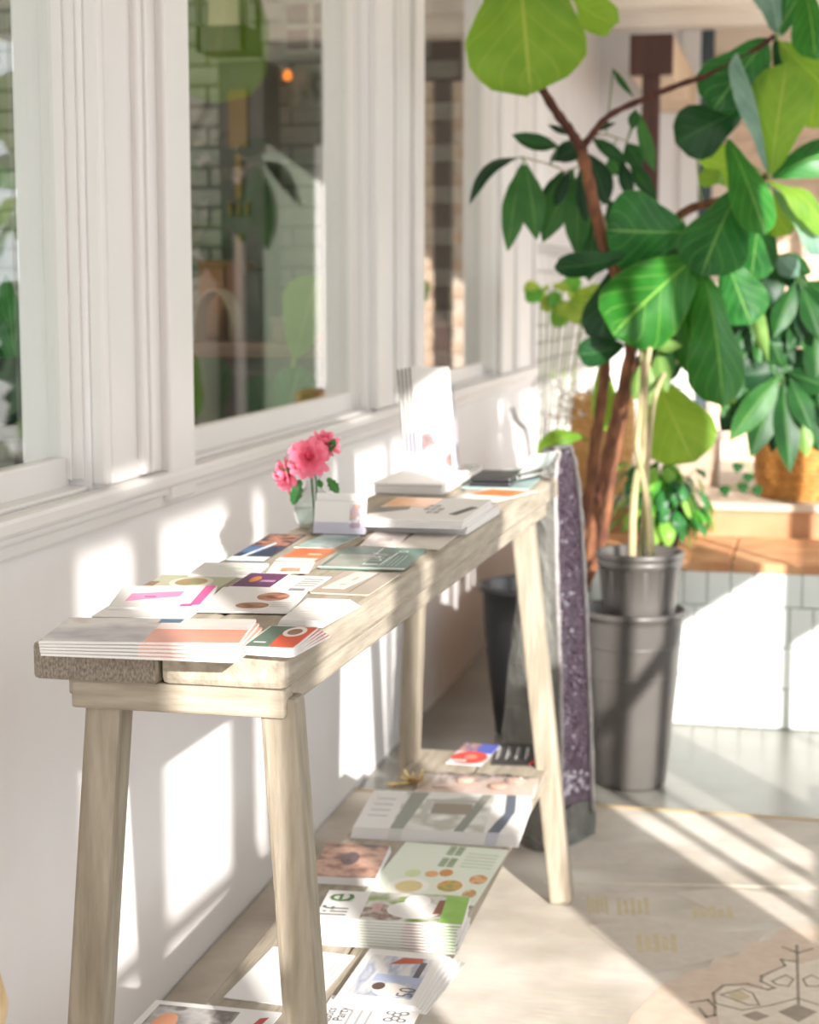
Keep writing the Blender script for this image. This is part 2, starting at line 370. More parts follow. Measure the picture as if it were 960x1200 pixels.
mx = N.new('ShaderNodeMix'); mx.data_type = 'RGBA'; mx.blend_type = 'MULTIPLY'; mx.inputs['Factor'].default_value = .22
L.new(r1.outputs[0], mx.inputs['A']); L.new(n2.outputs['Color'], mx.inputs['B'])
L.new(mx.outputs['Result'], P.inputs['Base Color'])
bpn = N.new('ShaderNodeBump'); bpn.inputs['Strength'].default_value = .4; bpn.inputs['Distance'].default_value = .003; L.new(n2.outputs['Fac'], bpn.inputs['Height']); L.new(bpn.outputs[0], P.inputs['Normal'])
RY = 4.30
rug = empty('area_rug', (-.1, 2, 0), 'faded beige and taupe woven area rug covering the sunroom floor', 'rug')
MB().box((XW+.004, -1.2, .001), (.86, RY, .008)).build('rug_field', rug_m, rug)
MB().box((XW+.004, RY-.008, .001), (.86, RY+.006, .010)).build('bound_edge', mat('tan_binding', '#b39a72', .9), rug)
M_RL = mat('rug_line_brown', '#9c8f80', .95, '#8f8375', 60)
M_RG = mat('rug_gold', '#bfb092', .95, '#b5a68a', 60)
M_RP = mat('rug_pink', '#c8b6a5', .95, '#c1ad9b', 40)
M_RC = mat('rug_cream', '#d2c7b8', .95, '#c9bdac', 40)
ZR = .0082
def rpoly(pxs, name, m, z=0.0):
    pts = [onz(x, y, ZR)[:2] for x, y in pxs]
    a = sum(pts[i][0]*pts[(i+1) % len(pts)][1]-pts[(i+1) % len(pts)][0]*pts[i][1] for i in range(len(pts)))
    if a < 0: pts = pts[::-1]
    o = MB().poly(pts, ZR-.002, ZR+.0003+z).build(name, m, rug); return o
def rline(pxs, name='motif_line', wd=.006, m=None, closed=False):
    P = [onz(x, y, ZR) for x, y in pxs]; b = MB()
    seg = list(zip(P, P[1:]+([P[0]] if closed else [])))
    if not closed: seg = seg[:len(P)-1]
    for p, q in seg:
        d = (q-p).normalized(); s_ = Vector((-d.y, d.x, 0))*wd/2; p2 = p-d*wd/2; q2 = q+d*wd/2
        b.poly([(v.x, v.y) for v in (p2-s_, q2-s_, q2+s_, p2+s_)], ZR-.002, ZR+.0008)
    return b.build(name, m or M_RL, rug)
rpoly([(778, 1152), (800, 1146), (806, 1138), (830, 1134), (838, 1122), (864, 1120), (874, 1106), (902, 1102), (912, 1090), (960, 1085), (1040, 1110), (1100, 1260), (700, 1300), (740, 1190)], 'motif_field', M_RP)
rpoly([(838, 1170), (850, 1155), (895, 1160), (893, 1148), (918, 1130), (913, 1124), (936, 1130), (970, 1122), (1000, 1150), (1040, 1240), (850, 1240)], 'motif_medallion', M_RC, .0002)
half = [(838, 1176), (836, 1164), (848, 1155), (876, 1153), (900, 1160), (908, 1158), (892, 1150), (893, 1144), (920, 1132), (916, 1125), (934, 1127)]
rline(half); rline([(934, 1108), (936, 1180)]); rline([(918, 1110), (935, 1117), (952, 1112)])
rline([(845, 1166), (870, 1159), (882, 1164), (890, 1178), (877, 1178), (862, 1172)], closed=True, wd=.004)
rline([(905, 1150), (921, 1143), (930, 1148), (924, 1156), (910, 1154)], closed=True, wd=.004)
rline([(941, 1148), (951, 1143), (966, 1150), (960, 1156), (946, 1156)], closed=True, wd=.004)
rline([(838, 1176), (870, 1184), (905, 1178), (935, 1170), (960, 1178)], wd=.004)
rline([(810, 1175), (830, 1172), (838, 1180), (838, 1190), (828, 1192), (820, 1182)], wd=.006)
rpoly([(912, 1186), (934, 1177), (958, 1186), (936, 1198)], 'motif_diamond', M_RL, .0004)
rpoly([(870, 1190), (886, 1185), (902, 1191), (886, 1197)], 'motif_diamond', M_RL, .0004)
rpoly([(850, 1163), (868, 1161), (880, 1168), (864, 1175)], 'motif_leaf', M_RG, .0004)
for x, y, ww, hh in ((742, 1062, 40, 20), (836, 1069, 50, 14), (770, 1105, 50, 22), (700, 1060, 26, 22)):
    for k in range(5): rpoly([(x-ww/2+k*ww/5, y-hh/2+(k % 2)*3), (x-ww/2+(k+.7)*ww/5, y-hh/2+(k % 2)*3), (x-ww/2+(k+.7)*ww/5+2, y+hh/2-(k % 2)*2), (x-ww/2+k*ww/5+2, y+hh/2-(k % 2)*2)], 'motif_comb', M_RG)
rline([(640, 1034), (960, 1040)], wd=.010, m=M_RC)
M_RT = mat('rug_taupe', '#b9afa3', .95, '#c0b6aa', 50)
for pg in ([(690, 1085), (740, 1078), (800, 1082), (850, 1092), (900, 1090), (880, 1112), (820, 1128), (770, 1140), (720, 1110)], [(790, 1046), (850, 1040), (930, 1050), (950, 1075), (880, 1082), (820, 1060)], [(630, 1000), (690, 985), (760, 992), (730, 1012), (660, 1018)]):
    rpoly(pg, 'motif_ground', M_RT, -.00015)

# ================================================================== CONSOLE TABLE
ZTAB = .90; TX0, TX1 = -.876, -.567; TY0, TY1 = 1.86, 3.78
tb = empty('console_table', ((TX0+TX1)/2, (TY0+TY1)/2, 0), 'long weathered grey-brown wooden console table with splayed legs and low shelf against the white wall', 'table')
def plank(x0, x1, y0, y1, z0, z1, name, m, bev=.006): return MB().box((x0, y0, z0), (x1, y1, z1)).build(name, m, tb, bevel=bev)
def skew(o):
    for v in o.data.vertices: v.co.x += .022*(v.co.y+tb.location.y-TY0)
    return o
o = skew(plank(TX0, -.722, TY0, TY1, .855, ZTAB, 'top_plank', M_WOOD)); o.data.materials.append(M_ENDG)
for p in o.data.polygons:
    if abs(p.normal.y) > .9: p.material_index = 1
skew(plank(-.719, -.567, TY0+.003, TY1-.004, .855, ZTAB, 'top_plank', M_WOOD, .009))
plank(-.834, -.572, TY0+.012, TY0+.05, .82, .8545, 'cleat', M_WOODX, .004)
plank(-.815, -.552, TY1-.16, TY1-.12, .82, .8545, 'cleat', M_WOODX, .004)
skew(plank(-.597, -.577, TY0+.05, TY1-.06, .826, .8546, 'apron_rail', M_WOOD, .004))
skew(plank(-.855, -.835, TY0+.05, TY1-.06, .826, .8546, 'apron_rail', M_WOOD, .004))
def leg(x, y, sx, sy, wd=.042):
    top = Vector((x, y, .84)); bot = Vector((x+sx*.84, y+sy*.84, .0105))
    MB().bar(top, bot, wd, wd).build('leg', M_WOODZ, tb, bevel=.006)
leg(-.797, 1.905, -.07, -.035, .046); leg(-.585, 1.905, .075, -.035, .044)
leg(-.800, 3.60, -.03, -.02); leg(-.577, 3.60, .115, -.02, .048)
ZS = .30
plank(-.812, -.664, 1.93, 3.68, ZS-.028, ZS, 'shelf_plank', M_WOOD, .004)
plank(-.660, -.512, 1.93, 3.68, ZS-.028, ZS, 'shelf_plank', M_WOOD, .004)
for x, y in ((-.817, 1.8725), (-.605, 1.8725)):
    MB().lathe([(0, -.0015), (.005, -.0015), (.005, .0)], (0, 0, 0), 10).build('nail_hole', M_INK, tb, local=True)
    h = bpy.data.objects[-1] if False else COL.objects[-1]
    h.rotation_euler = (math.pi/2, 0, 0); h.location = Vector((x, y-.0006, .837))-tb.location

# ================================================================== PAPERS
TXT = {}
def text_mesh(s, size, m):
    key = (s, size, m.name)
    if key in TXT: return TXT[key]
    cu = bpy.data.curves.new('text', 'FONT'); cu.body = s; cu.size = size; cu.align_x = 'LEFT'; cu.resolution_u = 2
    ob = bpy.data.objects.new('text', cu); COL.objects.link(ob); bpy.context.view_layer.update()
    me = bpy.data.meshes.new_from_object(ob.evaluated_get(bpy.context.evaluated_depsgraph_get()))
    bpy.data.objects.remove(ob); me.materials.clear(); me.materials.append(m); TXT[key] = me; return me
def inkmat(c): return c if not isinstance(c, str) else mat('ink_'+c, c, .45)
def fit(quad, z):
    p = [onz(x, y, z) for x, y in quad]        # bl br tr tl in the picture
    c = (p[0]+p[1]+p[2]+p[3])/4; u = (p[1]-p[0]+p[2]-p[3])/2; v = (p[3]-p[0]+p[2]-p[1])/2
    a = math.atan2(u.y, u.x); n = Vector((-math.sin(a), math.cos(a), 0))
    a2 = math.atan2(-v.x, v.y); a = (a+a2)/2
    return c, u.length, abs(v.dot(n)), a
def rounded(wd, ht, r, n=4):
    if r <= 0: return [(-wd/2, -ht/2), (wd/2, -ht/2), (wd/2, ht/2), (-wd/2, ht/2)]
    out = []
    for cx, cy, a0 in ((wd/2-r, -ht/2+r, -90), (wd/2-r, ht/2-r, 0), (-wd/2+r, ht/2-r, 90), (-wd/2+r, -ht/2+r, 180)):
        for k in range(n+1):
            a = math.radians(a0+90*k/n); out.append((cx+r*math.cos(a), cy+r*math.sin(a)))
    return out
def paper(name, quad, z, th, label, cat, base=None, prints=(), texts=(), r=0, group=None, da=0, dx=0, dy=0, curl=0, zf=None):
    c, wd, ht, a = fit(quad, zf or z+th)
    root = empty(name, (c.x+dx, c.y+dy, z), label, cat, group, rz=a+da)
    if curl:
        nx, ny = 8, 8; vs = []; 
        def zz(u, v): return curl*((abs(u-.5)*2)**3*.5+(v**3)*.5)
        for lay in (0, 1):
            for j in range(ny+1):
                for i in range(nx+1): u = i/nx; v = j/ny; vs.append(((u-.5)*wd, (v-.5)*ht, zz(u, v)+lay*th))
        k = (nx+1)*(ny+1); q = lambda i, j: j*(nx+1)+i
        fs = [(q(i, j), q(i, j+1), q(i+1, j+1), q(i+1, j)) for j in range(ny) for i in range(nx)]+[(k+q(i, j), k+q(i+1, j), k+q(i+1, j+1), k+q(i, j+1)) for j in range(ny) for i in range(nx)]
        per = [q(i, 0) for i in range(nx)]+[q(nx, j) for j in range(ny)]+[q(i, ny) for i in range(nx, 0, -1)]+[q(0, j) for j in range(ny, 0, -1)]
        fs += [(per[i], per[(i+1) % len(per)], k+per[(i+1) % len(per)], k+per[i]) for i in range(len(per))]
        sh = MB().add(vs, fs).build('sheet', base or M_PAPER, root, True, local=True)
    else:
        sh = MB().poly(rounded(wd, ht, r), 0, th).build('sheet', base or M_PAPER, root, local=True)
        if th > .004:
            for k in range(1, int(th/.003)):
                zk = th*k/int(th/.003); MB().poly(rounded(wd+.0006, ht+.0006, r), zk-.0002, zk+.0002).build('page_edge', M_GREYINK, sh, local=True)
    top = th+.0002; lvl = 0
    for pr in prints:
        kind = pr[0]; lvl += 1; zt = top+lvl*.00006
        u0, v0, u1, v1, col = pr[1:6] if kind != 'p' else (0, 0, 1, 1, None); nm = pr[6] if len(pr) > 6 else 'printed_area'
        x0, x1, y0, y1 = (u0-.5)*wd, (u1-.5)*wd, (v0-.5)*ht, (v1-.5)*ht
        if kind == 'r': pts = [(x0, y0), (x1, y0), (x1, y1), (x0, y1)]
        elif kind == 'e': pts = [((x0+x1)/2+(x1-x0)/2*math.cos(t*math.pi/12), (y0+y1)/2+(y1-y0)/2*math.sin(t*math.pi/12)) for t in range(24)]
        else: pts = [((x-.5)*wd, (y-.5)*ht) for x, y in pr[1]]; col = pr[2]; nm = 'printed_shape'
        MB().poly(pts, th-.0002, zt).build(nm, inkmat(col), sh, local=True)
    for s, u, v, size, rot, col in texts:
        lvl += 1
        o = inst(text_mesh(s, size, inkmat(col)), 'printed_text', sh, ((u-.5)*wd, (v-.5)*ht, top+lvl*.00006+.0003), (0, 0, math.radians(rot)))
    return root
def lines(u0, u1, vs, col='#aaa6a4', hgt=.012): return [('r', u0, v, u1, v+hgt, col, 'text_line') for v in vs]

Z = ZTAB
# --- fan of booklets at the table end
ph_fan = photo('fan_cover_photo', ['#8d8a92', '#b8b2b4', '#d9d3cf', '#b59a8a'], 9, .25)
for k in range(5):
    top = k == 4
    paper('brochure', [(44, 750), (277, 753), (302, 726), (84, 722)], Z+.0005+k*.0034, .003,
          'topmost glossy brochure with grey photo and coral panel at the sawn table end' if top else 'coral-edged brochure fanned under the topmost one at the sawn table end', 'brochure', M_PAPERG,
          [('r', .5, 0, 1, .6, mat('coral_cover', '#e08a72', .3, '#e9a592', 5), 'cover_panel'), ('r', 0, 0, .52, 1, ph_fan, 'cover_photo'), ('r', .52, .55, 1, 1, photo('fan_cover_right', ['#c9c2c0', '#e9d9d2', '#e6bfae'], 12, .25), 'cover_photo'), ('r', .50, .8, .62, .97, '#4d6b86')] if top else [('r', 0, 0, .5, 1, mat('grey_cover', '#a5a1a3', .3), 'cover_photo'), ('r', .5, 0, 1, 1, mat('coral_cover', '#e08a72', .3, '#e9a592', 5), 'cover_panel')],
          group='fanned brochures at the table end', da=(k-3)*.03, dx=(4-k)*.003, dy=(k-4)*.0032, zf=Z+.018)
# --- rounded red/green cards
for k in range(5):
    paper('appointment_card', [(288, 757), (343, 762), (373, 735), (317, 732)], Z+.0004+k*.0020, .0017,
          'small round-cornered card with orange and dark green print on top of its stack' if k == 4 else 'red-edged round-cornered card lying under the orange and green one', 'card', None,
          [('r', .03, .04, .97, .96, '#d9583c'), ('p', [(.03, .04), (.5, .04), (.42, .5), (.55, .96), (.03, .96)], '#5d7466'), ('e', .42, .5, .86, .95, '#ece5df'), ('e', .5, .58, .78, .86, '#8d6d58'), ('r', .1, .2, .34, .24, '#d5cfc4', 'text_line')] if k == 4 else [('r', .03, .03, .97, .97, '#cf6a58')],
          r=.008, group='round-cornered cards', da=(k-2)*.03, dx=(4-k)*.002, zf=Z+.010)
paper('flyer', [(100, 723), (225, 724), (245, 705), (145, 702)], Z+.0004, .0008, 'plain white flyer lying under the pink and white leaflet', 'flyer', None)
paper('leaflet', [(113, 713), (235, 710), (264, 684), (156, 688)], Z+.0014, .003, 'white folded leaflet with a pink title band and pink ribbon stripe', 'leaflet', None,
      [('p', [(.13, .26), (.15, .62), (.68, .72), (.66, .46)], '#e58fba'), ('r', .3, .42, .42, .50, '#b0618f', 'text_line'), ('p', [(.80, .05), (.90, .08), (.99, .98), (.88, .98)], '#df5f9f'), ('p', [(.70, .0), (.82, .0), (.84, .12), (.72, .1)], '#d84f93')])
paper('brochure', [(157, 689), (257, 692), (275, 675), (196, 674)], Z+.0004, .001, 'olive brochure with a salad bowl picture between pink leaflet and wall', 'brochure', mat('olive_cover', '#b7b79a', .35),
      [('e', .25, .15, .8, .9, '#dcd6c2'), ('e', .32, .25, .73, .8, photo('salad', ['#7d5a3c', '#b58d5a', '#8a8a50', '#d8c9a4'], 60)), ('r', .0, .0, .12, .5, '#8a6b50')])
paper('brochure', [(229, 716), (334, 717), (368, 689), (262, 688)], Z+.0022, .0022, 'white brochure with two oval portrait photos near the stack of red cards', 'brochure', None,
      [('e', .50, .44, .86, .78, photo('oval_portrait', ['#5a3326', '#a8684c', '#d8a184', '#7a4836'], 40), 'oval_photo'), ('e', .36, .12, .72, .36, photo('oval_portrait_small', ['#6b4436', '#c08a6c', '#8a5a44'], 40), 'oval_photo')]+lines(.74, .95, [.2, .27, .34], '#a9a5a3')+[('r', .78, .86, .96, .97, '#8f8c8c', 'text_line')])
paper('card', [(264, 688), (314, 689), (343, 672), (297, 671)], Z+.003, .0012, 'purple card with a small gold emblem on the white papers', 'card', None,
      [('r', .02, .06, .98, .96, mat('purple_ink', '#6a3766', .3), 'printed_area'), ('e', .24, .35, .48, .75, '#c9803e'), ('r', .55, .4, .9, .5, '#b98fb2')])
paper('flyer', [(314, 690), (367, 691), (388, 676), (343, 674)], Z+.0012, .0012, 'white flyer with grey text lines beside the purple card', 'flyer', None, lines(.45, .92, [.25, .4, .55, .7], '#8c8987', .06))
paper('notepad', [(217, 673), (300, 674), (314, 660), (243, 659)], Z+.0004, .004, 'white notepad with faint green drawing by the dark blue postcard', 'notepad', None,
      [('e', .45, .3, .62, .6, '#d5dccb'), ('e', .6, .35, .8, .7, '#dfe3d2'), ('r', .3, .7, .85, .74, '#c9cfc0')])
paper('postcard', [(263, 657), (313, 657), (355, 627), (318, 625)], Z+.0006, .0014, 'dark navy postcard with people photo and white script beside the vase', 'postcard', mat('navy_cover', '#2f3c55', .3),
      [('r', .05, .55, .97, .97, photo('crowd', ['#20222c', '#3a3038', '#a8705a', '#c98f74', '#2c2f3c'], 45), 'photo_print'), ('r', .0, .0, 1, .14, '#dfe6e4'), ('r', .03, .3, .5, .5, '#51709a'), ('p', [(.2, .12), (.3, .12), (.62, .62), (.54, .66)], '#d5dde6')])
paper('flyer', [(314, 671), (357, 671), (374, 658), (320, 658)], Z+.002, .0012, 'white flyer with a thin brown picture below the orange postcard', 'flyer', None, [('r', .3, .1, .75, .4, photo('sandwich', ['#8a5a3c', '#c99a6c', '#e0c7a5'], 50), 'photo_print')])
paper('postcard', [(324, 656), (367, 658), (393, 643), (350, 642)], Z+.0034, .0014, 'bright orange postcard in front of the teal landscape card', 'postcard', mat('orange_print', '#d8693c', .35, '#e08a5e', 8), [('r', .0, .0, 1, .2, '#efe6e0'), ('r', .55, .5, .9, .56, '#f0c3a5')])
paper('postcard', [(347, 641), (388, 643), (421, 628), (378, 626)], Z+.0006, .0014, 'teal landscape postcard lying in front of the card holder', 'postcard', None,
      [('r', .0, .0, 1, 1, photo('teal_scene', ['#4a6b66', '#8fada6', '#c6d5d0', '#5b7f78'], 18), 'photo_print')])
paper('gift_card', [(370, 665), (474, 667), (500, 643), (409, 640)], Z+.0016, .0022, 'dark green card with large white DAY lettering and a ribbon loop', 'card', mat('green_card', '#55746a', .35, '#6f8a80', 10),
      [('r', .05, .0, .45, .62, photo('green_card_photo', ['#b9ada0', '#a5a89c', '#7a8f84'], 12), 'photo_print'), ('r', 0, 0, 1, .05, '#e0ded8'), ('r', .46, .2, .475, .95, '#dfe6e1'), ('r', .46, .17, .64, .21, '#dfe6e1'), ('p', [(.66, .14), (.68, .14), (.72, .74), (.705, .74)], '#eef2ee')]+[('r', .66+.05*i, .12, .675+.05*i, .6, '#a9bdb4', 'text_line') for i in range(5)],
      [('DAY', .64, .30, .040, 90, '#eef2ee'), ('o', .70, .74, .034, 0, '#eef2ee')], r=.006)
paper('envelope', [(366, 694), (429, 697), (472, 672), (400, 669)], Z+.0006, .002, 'taupe gift envelope with pale label band next to the table front edge', 'envelope', mat('taupe_paper', '#b9ada1', .45, '#ad9f92', 5),
      [('p', [(.1, .2), (.48, .2), (.62, .98), (.22, .98)], '#d9d3cb'), ('r', .62, .05, .66, .95, '#8f8478'), ('e', .36, .55, .44, .75, '#b9b1a8'), ('r', .3, .35, .4, .4, '#aaa29a', 'text_line')], r=.006)
for k in range(6):
    paper('business_card', [(330, 727), (382, 728), (410, 704), (360, 700)], Z+.0003+k*.0014, .0012, 'white card with two faint lines topping the loose pile at the front edge' if k == 5 else 'blank white card inside the loose pile at the table front edge', 'card', None,
          lines(.2, .6, [.35, .5], '#c9c5c4', .03) if k == 5 else (), group='plain white cards in a pile', da=(k-3)*.025, dx=(5-k)*.001, zf=Z+.008)
paper('card', [(415, 640), (464, 640), (487, 620), (449, 619)], Z+.0006, .0012, 'pale pink card with a blurred grey picture between green card and magazines', 'card', mat('pale_pink_paper', '#e0d6d2', .5), [('r', .3, .2, .7, .45, photo('grey_pic', ['#b39c98', '#d2c4c0', '#a4908c'], 50), 'photo_print')])
paper('card', [(463, 642), (514, 644), (545, 620), (494, 619)], Z+.0006, .0012, 'blank cream card lying near the front edge before the magazines', 'card', mat('cream_paper', '#dcd4cc', .5, '#d2c9c0', 20))
# --- magazines towards the far end
for k in range(4):
    t = k == 3
    paper('magazine', [(428, 606), (537, 610), (581, 585), (462, 582)] if k > 1 else [(431, 612), (548, 616), (584, 592), (466, 588)], Z+.0004+k*.0076, .0072,
          'white magazine with orange art and grey lettering topping the pile behind the card holder' if t else 'thick white magazine under the orange art cover behind the card holder', 'magazine', None,
          [('r', .0, .55, .5, .98, photo('orange_art', ['#d98a3c', '#e8a95a', '#d8703a'], 14), 'photo_print'), ('p', [(.0, .2), (.32, .42), (.30, .56), (.0, .5)], '#7c7772'), ('p', [(.78, .25), (.9, .62), (.98, .58), (.86, .22)], '#4a4848')]+[('r', .47+.07*i, .28+.14*j, .52+.07*i, .37+.14*j, '#8d8886', 'text_line') for i in range(3) for j in range(3) if (i+j) % 4] if t else (),
          group='white magazines in a pile', da=(k-1.5)*.012, zf=Z+.031 if k > 1 else Z+.016)
paper('flyer', [(553, 583), (586, 593), (614, 572), (561, 571)], Z+.0006, .0015, 'orange and red flyer near the far front corner of the table', 'flyer', None, [('r', .05, .4, .95, .95, photo('orange_red', ['#d9552e', '#e8924a', '#c9432a'], 30), 'photo_print')])
bx = empty('white_box', (0, 0, 0), 'flat white box in the sun in front of the tall leaflet holder', 'box')
c, wd, ht, a = fit([(447, 566), (518, 569), (548, 553), (466, 551)], Z+.022); bx.location = (c.x, c.y, Z+.0004); bx.rotation_euler = (0, 0, a)
MB().box((-wd/2, -ht/2, 0), (wd/2, ht/2, .018)).build('tray', M_PAPER, bx, bevel=.003, local=True)
MB().box((-wd/2-.002, -ht/2-.002, .0181), (wd/2+.002, ht/2+.002, .0245)).build('lid', mat('bright_white_card', '#f4f2f0', .4), bx, bevel=.003, local=True)
paper('folder', [(541, 571), (620, 572), (634, 558), (560, 556)], Z+.0006, .004, 'teal grey folder under the black case at the far table end', 'folder', mat('teal_folder', '#8fa5a2', .5))
gc = empty('glasses_case', onz(578, 563, Z+.005), 'slim black rectangular case lying on the teal folder', 'case')
c, wd, ht, a = fit([(553, 566), (603, 567), (606, 558), (562, 556)], Z+.012); gc.location = (c.x, c.y, Z+.005); gc.rotation_euler = (0, 0, a)
MB().box((-wd/2, -ht/2, 0), (wd/2, ht/2, .009)).build('base_half', M_BLACK, gc, bevel=.004, local=True)
MB().box((-wd/2, -ht/2, .0095), (wd/2, ht/2, .019)).build('lid', M_BLACK, gc, bevel=.006, local=True)
MB().box((wd/2-.0002, -.006, .006), (wd/2+.004, .006, .014)).build('clasp', mat('steel', '#b5b2ab', .3, metal=1), gc, bevel=.001, local=True)
# curled papers on the far corner
def curled(name, label, quad, z, up, m, flip=.55):
    c, wd, ht, a = fit(quad, z); root = empty(name, (c.x, c.y, z), label, 'paper', rz=a)
    nx, ny = 16, 4; vs = []
    for lay in (0, 1):
        for j in range(ny+1):
            for i in range(nx+1):
                u = i/nx; x = (u-.5)*wd; zz = 0.0
                if u > flip:
                    t = (u-flip)/(1-flip); zz = up*t**2.2; x -= up*.25*t**3
                vs.append((x, (j/ny-.5)*ht, zz+lay*.0008+.004*math.sin(math.pi*u)*up/.06))
    k = (nx+1)*(ny+1); q = lambda i, j: j*(nx+1)+i
    fs = [(q(i, j), q(i, j+1), q(i+1, j+1), q(i+1, j)) for j in range(ny) for i in range(nx)]+[(k+q(i, j), k+q(i+1, j), k+q(i+1, j+1), k+q(i, j+1)) for j in range(ny) for i in range(nx)]
    per = [q(i, 0) for i in range(nx)]+[q(nx, j) for j in range(ny)]+[q(i, ny) for i in range(nx, 0, -1)]+[q(0, j) for j in range(ny, 0, -1)]
    fs += [(per[i], per[(i+1) % len(per)], k+per[(i+1) % len(per)], k+per[i]) for i in range(len(per))]
    MB().add(vs, fs).build('sheet', m, root, True, local=True); return root
curled('paper_sheet', 'large pale sheet draped over the far table corner with a gently raised edge', [(548, 561), (628, 566), (648, 556), (580, 550)], Z+.006, .012, M_PAPER, .6)
curled('paper_sheet', 'pale green sheet with its end curled upward at the far table corner', [(572, 557), (632, 561), (646, 553), (592, 547)], Z+.013, .045, mat('mint_paper', '#d9e2dc', .5), .55)
cs = empty('cassette_case', onz(548, 550, Z), 'small clear grey plastic case behind the black case', 'case')
c, wd, ht, a = fit([(535, 552), (556, 553), (562, 545), (541, 544)], Z+.012); cs.location = (c.x, c.y, Z+.0004)
MB().box((-wd/2, -ht/2, 0), (wd/2, ht/2, .006)).build('base_half', M_GREYINK, cs, bevel=.002, local=True)
MB().box((-wd/2, -ht/2, .0062), (wd/2, ht/2, .012)).build('lid', mat('grey_plastic', '#8c8a88', .2), cs, bevel=.002, local=True)

# --- tall acrylic leaflet holder with trifold leaflets
hp = onz(500, 552, Z); hp = Vector((-.776, 3.70, Z+.0004))
hd = empty('leaflet_holder', hp, 'tall clear acrylic leaflet stand against the window wall', 'holder')
def tilt(p): return Vector((p[0]-p[2]*.10, p[1]+p[2]*.10, p[2]))
MB().box((-.055, -.02, 0), (.045, .05, .003)).build('foot', M_ACRYL, hd, local=True)
b = MB().box((-.056, .006, .003), (.046, .008, .20)); b.v = [tilt(p) for p in b.v]; b.build('back_plate', M_ACRYL, hd, local=True)
b = MB().box((-.056, -.024, .003), (.046, -.022, .10)); b.v = [tilt(p) for p in b.v]; b.build('front_plate', M_ACRYL, hd, local=True)
for k in range(5):
    lf = empty('trifold_leaflet', hp+Vector((0, 0, .004)), 'white trifold leaflet with orange photo at the front of the tall acrylic stand' if k == 0 else 'dark-edged white trifold leaflet behind the front one in the tall acrylic stand', 'leaflet', 'leaflets in the acrylic stand')
    y = -.018+k*.0052; hh = .236-.002*k; dxk = -.010*k
    b = MB().box((-.036+dxk, y, 0), (.044+dxk*.6, y+.0016, hh)); b.v = [tilt(p) for p in b.v]; b.build('sheet', M_PAPER, lf, local=True)
    if k == 0:
        b = MB().box((-.03, y-.0004, .02), (.036, y, .10)); b.v = [tilt(p) for p in b.v]; b.build('photo_print', photo('leaflet_photo', ['#e9e2dc', '#d8a58c', '#ece8e4', '#c98a70', '#8c7a70'], 30), lf, local=True)
        b = MB().box((-.01, y-.0004, .172), (.025, y, .180)); b.v = [tilt(p) for p in b.v]; b.build('title_line', M_GREYINK, lf, local=True)
    else:
        b = MB().box((-.0364+dxk, y-.0003, .05), (-.033+dxk, y+.0017, hh+.0004)); b.v = [tilt(p) for p in b.v]; b.build('dark_edge', mat('dark_edge', '#6f6963', .5), lf, local=True)

# --- business card holder
chp = Vector((-.755, 2.80, Z+.0004))
ch = empty('card_holder', chp, 'small clear acrylic business card holder beside the flower vase', 'holder', rz=.03)
def tl2(p): return Vector((p[0], p[1]+p[2]*.28, p[2]))
MB().box((-.046, -.022, 0), (.046, .03, .003)).build('foot', M_ACRYL, ch, local=True)
b = MB().box((-.046, .0, .003), (.046, .003, .05)); b.v = [tl2(p) for p in b.v]; b.build('back_plate', M_ACRYL, ch, local=True)
b = MB().box((-.046, -.022, .003), (.046, -.019, .022)); b.v = [tl2(p) for p in b.v]; b.build('front_lip', M_ACRYL, ch, local=True)
for k in range(4):
    cd = empty('business_card', chp+Vector((0, 0, .0035)), 'white business card with peach strip at the front of the clear card holder' if k == 0 else 'white business card standing behind the peach-strip one in the clear holder', 'card', 'cards in the clear holder', rz=.03+(.05 if k == 3 else 0))
    y = -.017+k*.004
    b = MB().box((-.043, y, 0), (.043, y+.002, .052+(.012 if k == 3 else 0))); b.v = [tl2(p) for p in b.v]; b.build('sheet', M_PAPER, cd, local=True)
    if k == 0:
        b = MB().box((.018, y-.0004, .010), (.036, y, .048)); b.v = [tl2(p) for p in b.v]; b.build('printed_strip', photo('peach_strip', ['#e9d9cf', '#d8a890', '#b9a6b5', '#ece4df'], 90), cd, local=True)

# ================================================================== VASE AND FLOWERS
vp = Vector((-.822, 2.87, Z+.0004))
va = empty('glass_vase', vp, 'small round clear glass bottle vase holding pink flowers', 'vase')
prof = [(0, .001), (.020, .001), (.026, .004), (.031, .014), (.034, .028), (.033, .042), (.027, .056), (.018, .066), (.0125, .073), (.0118, .083), (.0142, .089), (.0142, .092), (.0118, .092)]
MB().lathe(prof, vp, 28).build('vase_body', M_VASE, va, True)
MB().lathe([(0, .004), (.019, .004), (.0285, .016), (.0315, .028), (.0305, .034), (0, .034)], vp, 24).build('water', glass_mat('water', (.93, .97, .95), .03), va, True)
M_PINK = leaf_mat('pink_petal', '#f56f94', '#fd9db2', '#fbaabd', .4, .6); M_PINKD = leaf_mat('deep_pink_petal', '#ee5484', '#f77a9c', '#f58fab', .4, .6)
def petal_mesh(name, ln, wd, cup, m):
    vs = []; fs = []; uv = []
    prof = [(0, .25), (.25, .7), (.55, 1), (.8, .9), (.94, .6), (1, .2)]
    for t, q in prof:
        for v in (-1, 0, 1):
            vs.append((t*ln, v*q*wd/2, cup*t*t*ln+.12*wd*v*v*(1-t*.3)))
    for i in range(len(prof)-1):
        for j in range(2): k = i*3+j; fs.append((k, k+3, k+4, k+1))
    me = bpy.data.meshes.new(name); me.from_pydata(vs, [], fs); me.materials.append(m)
    for p in me.polygons: p.use_smooth = True
    return me
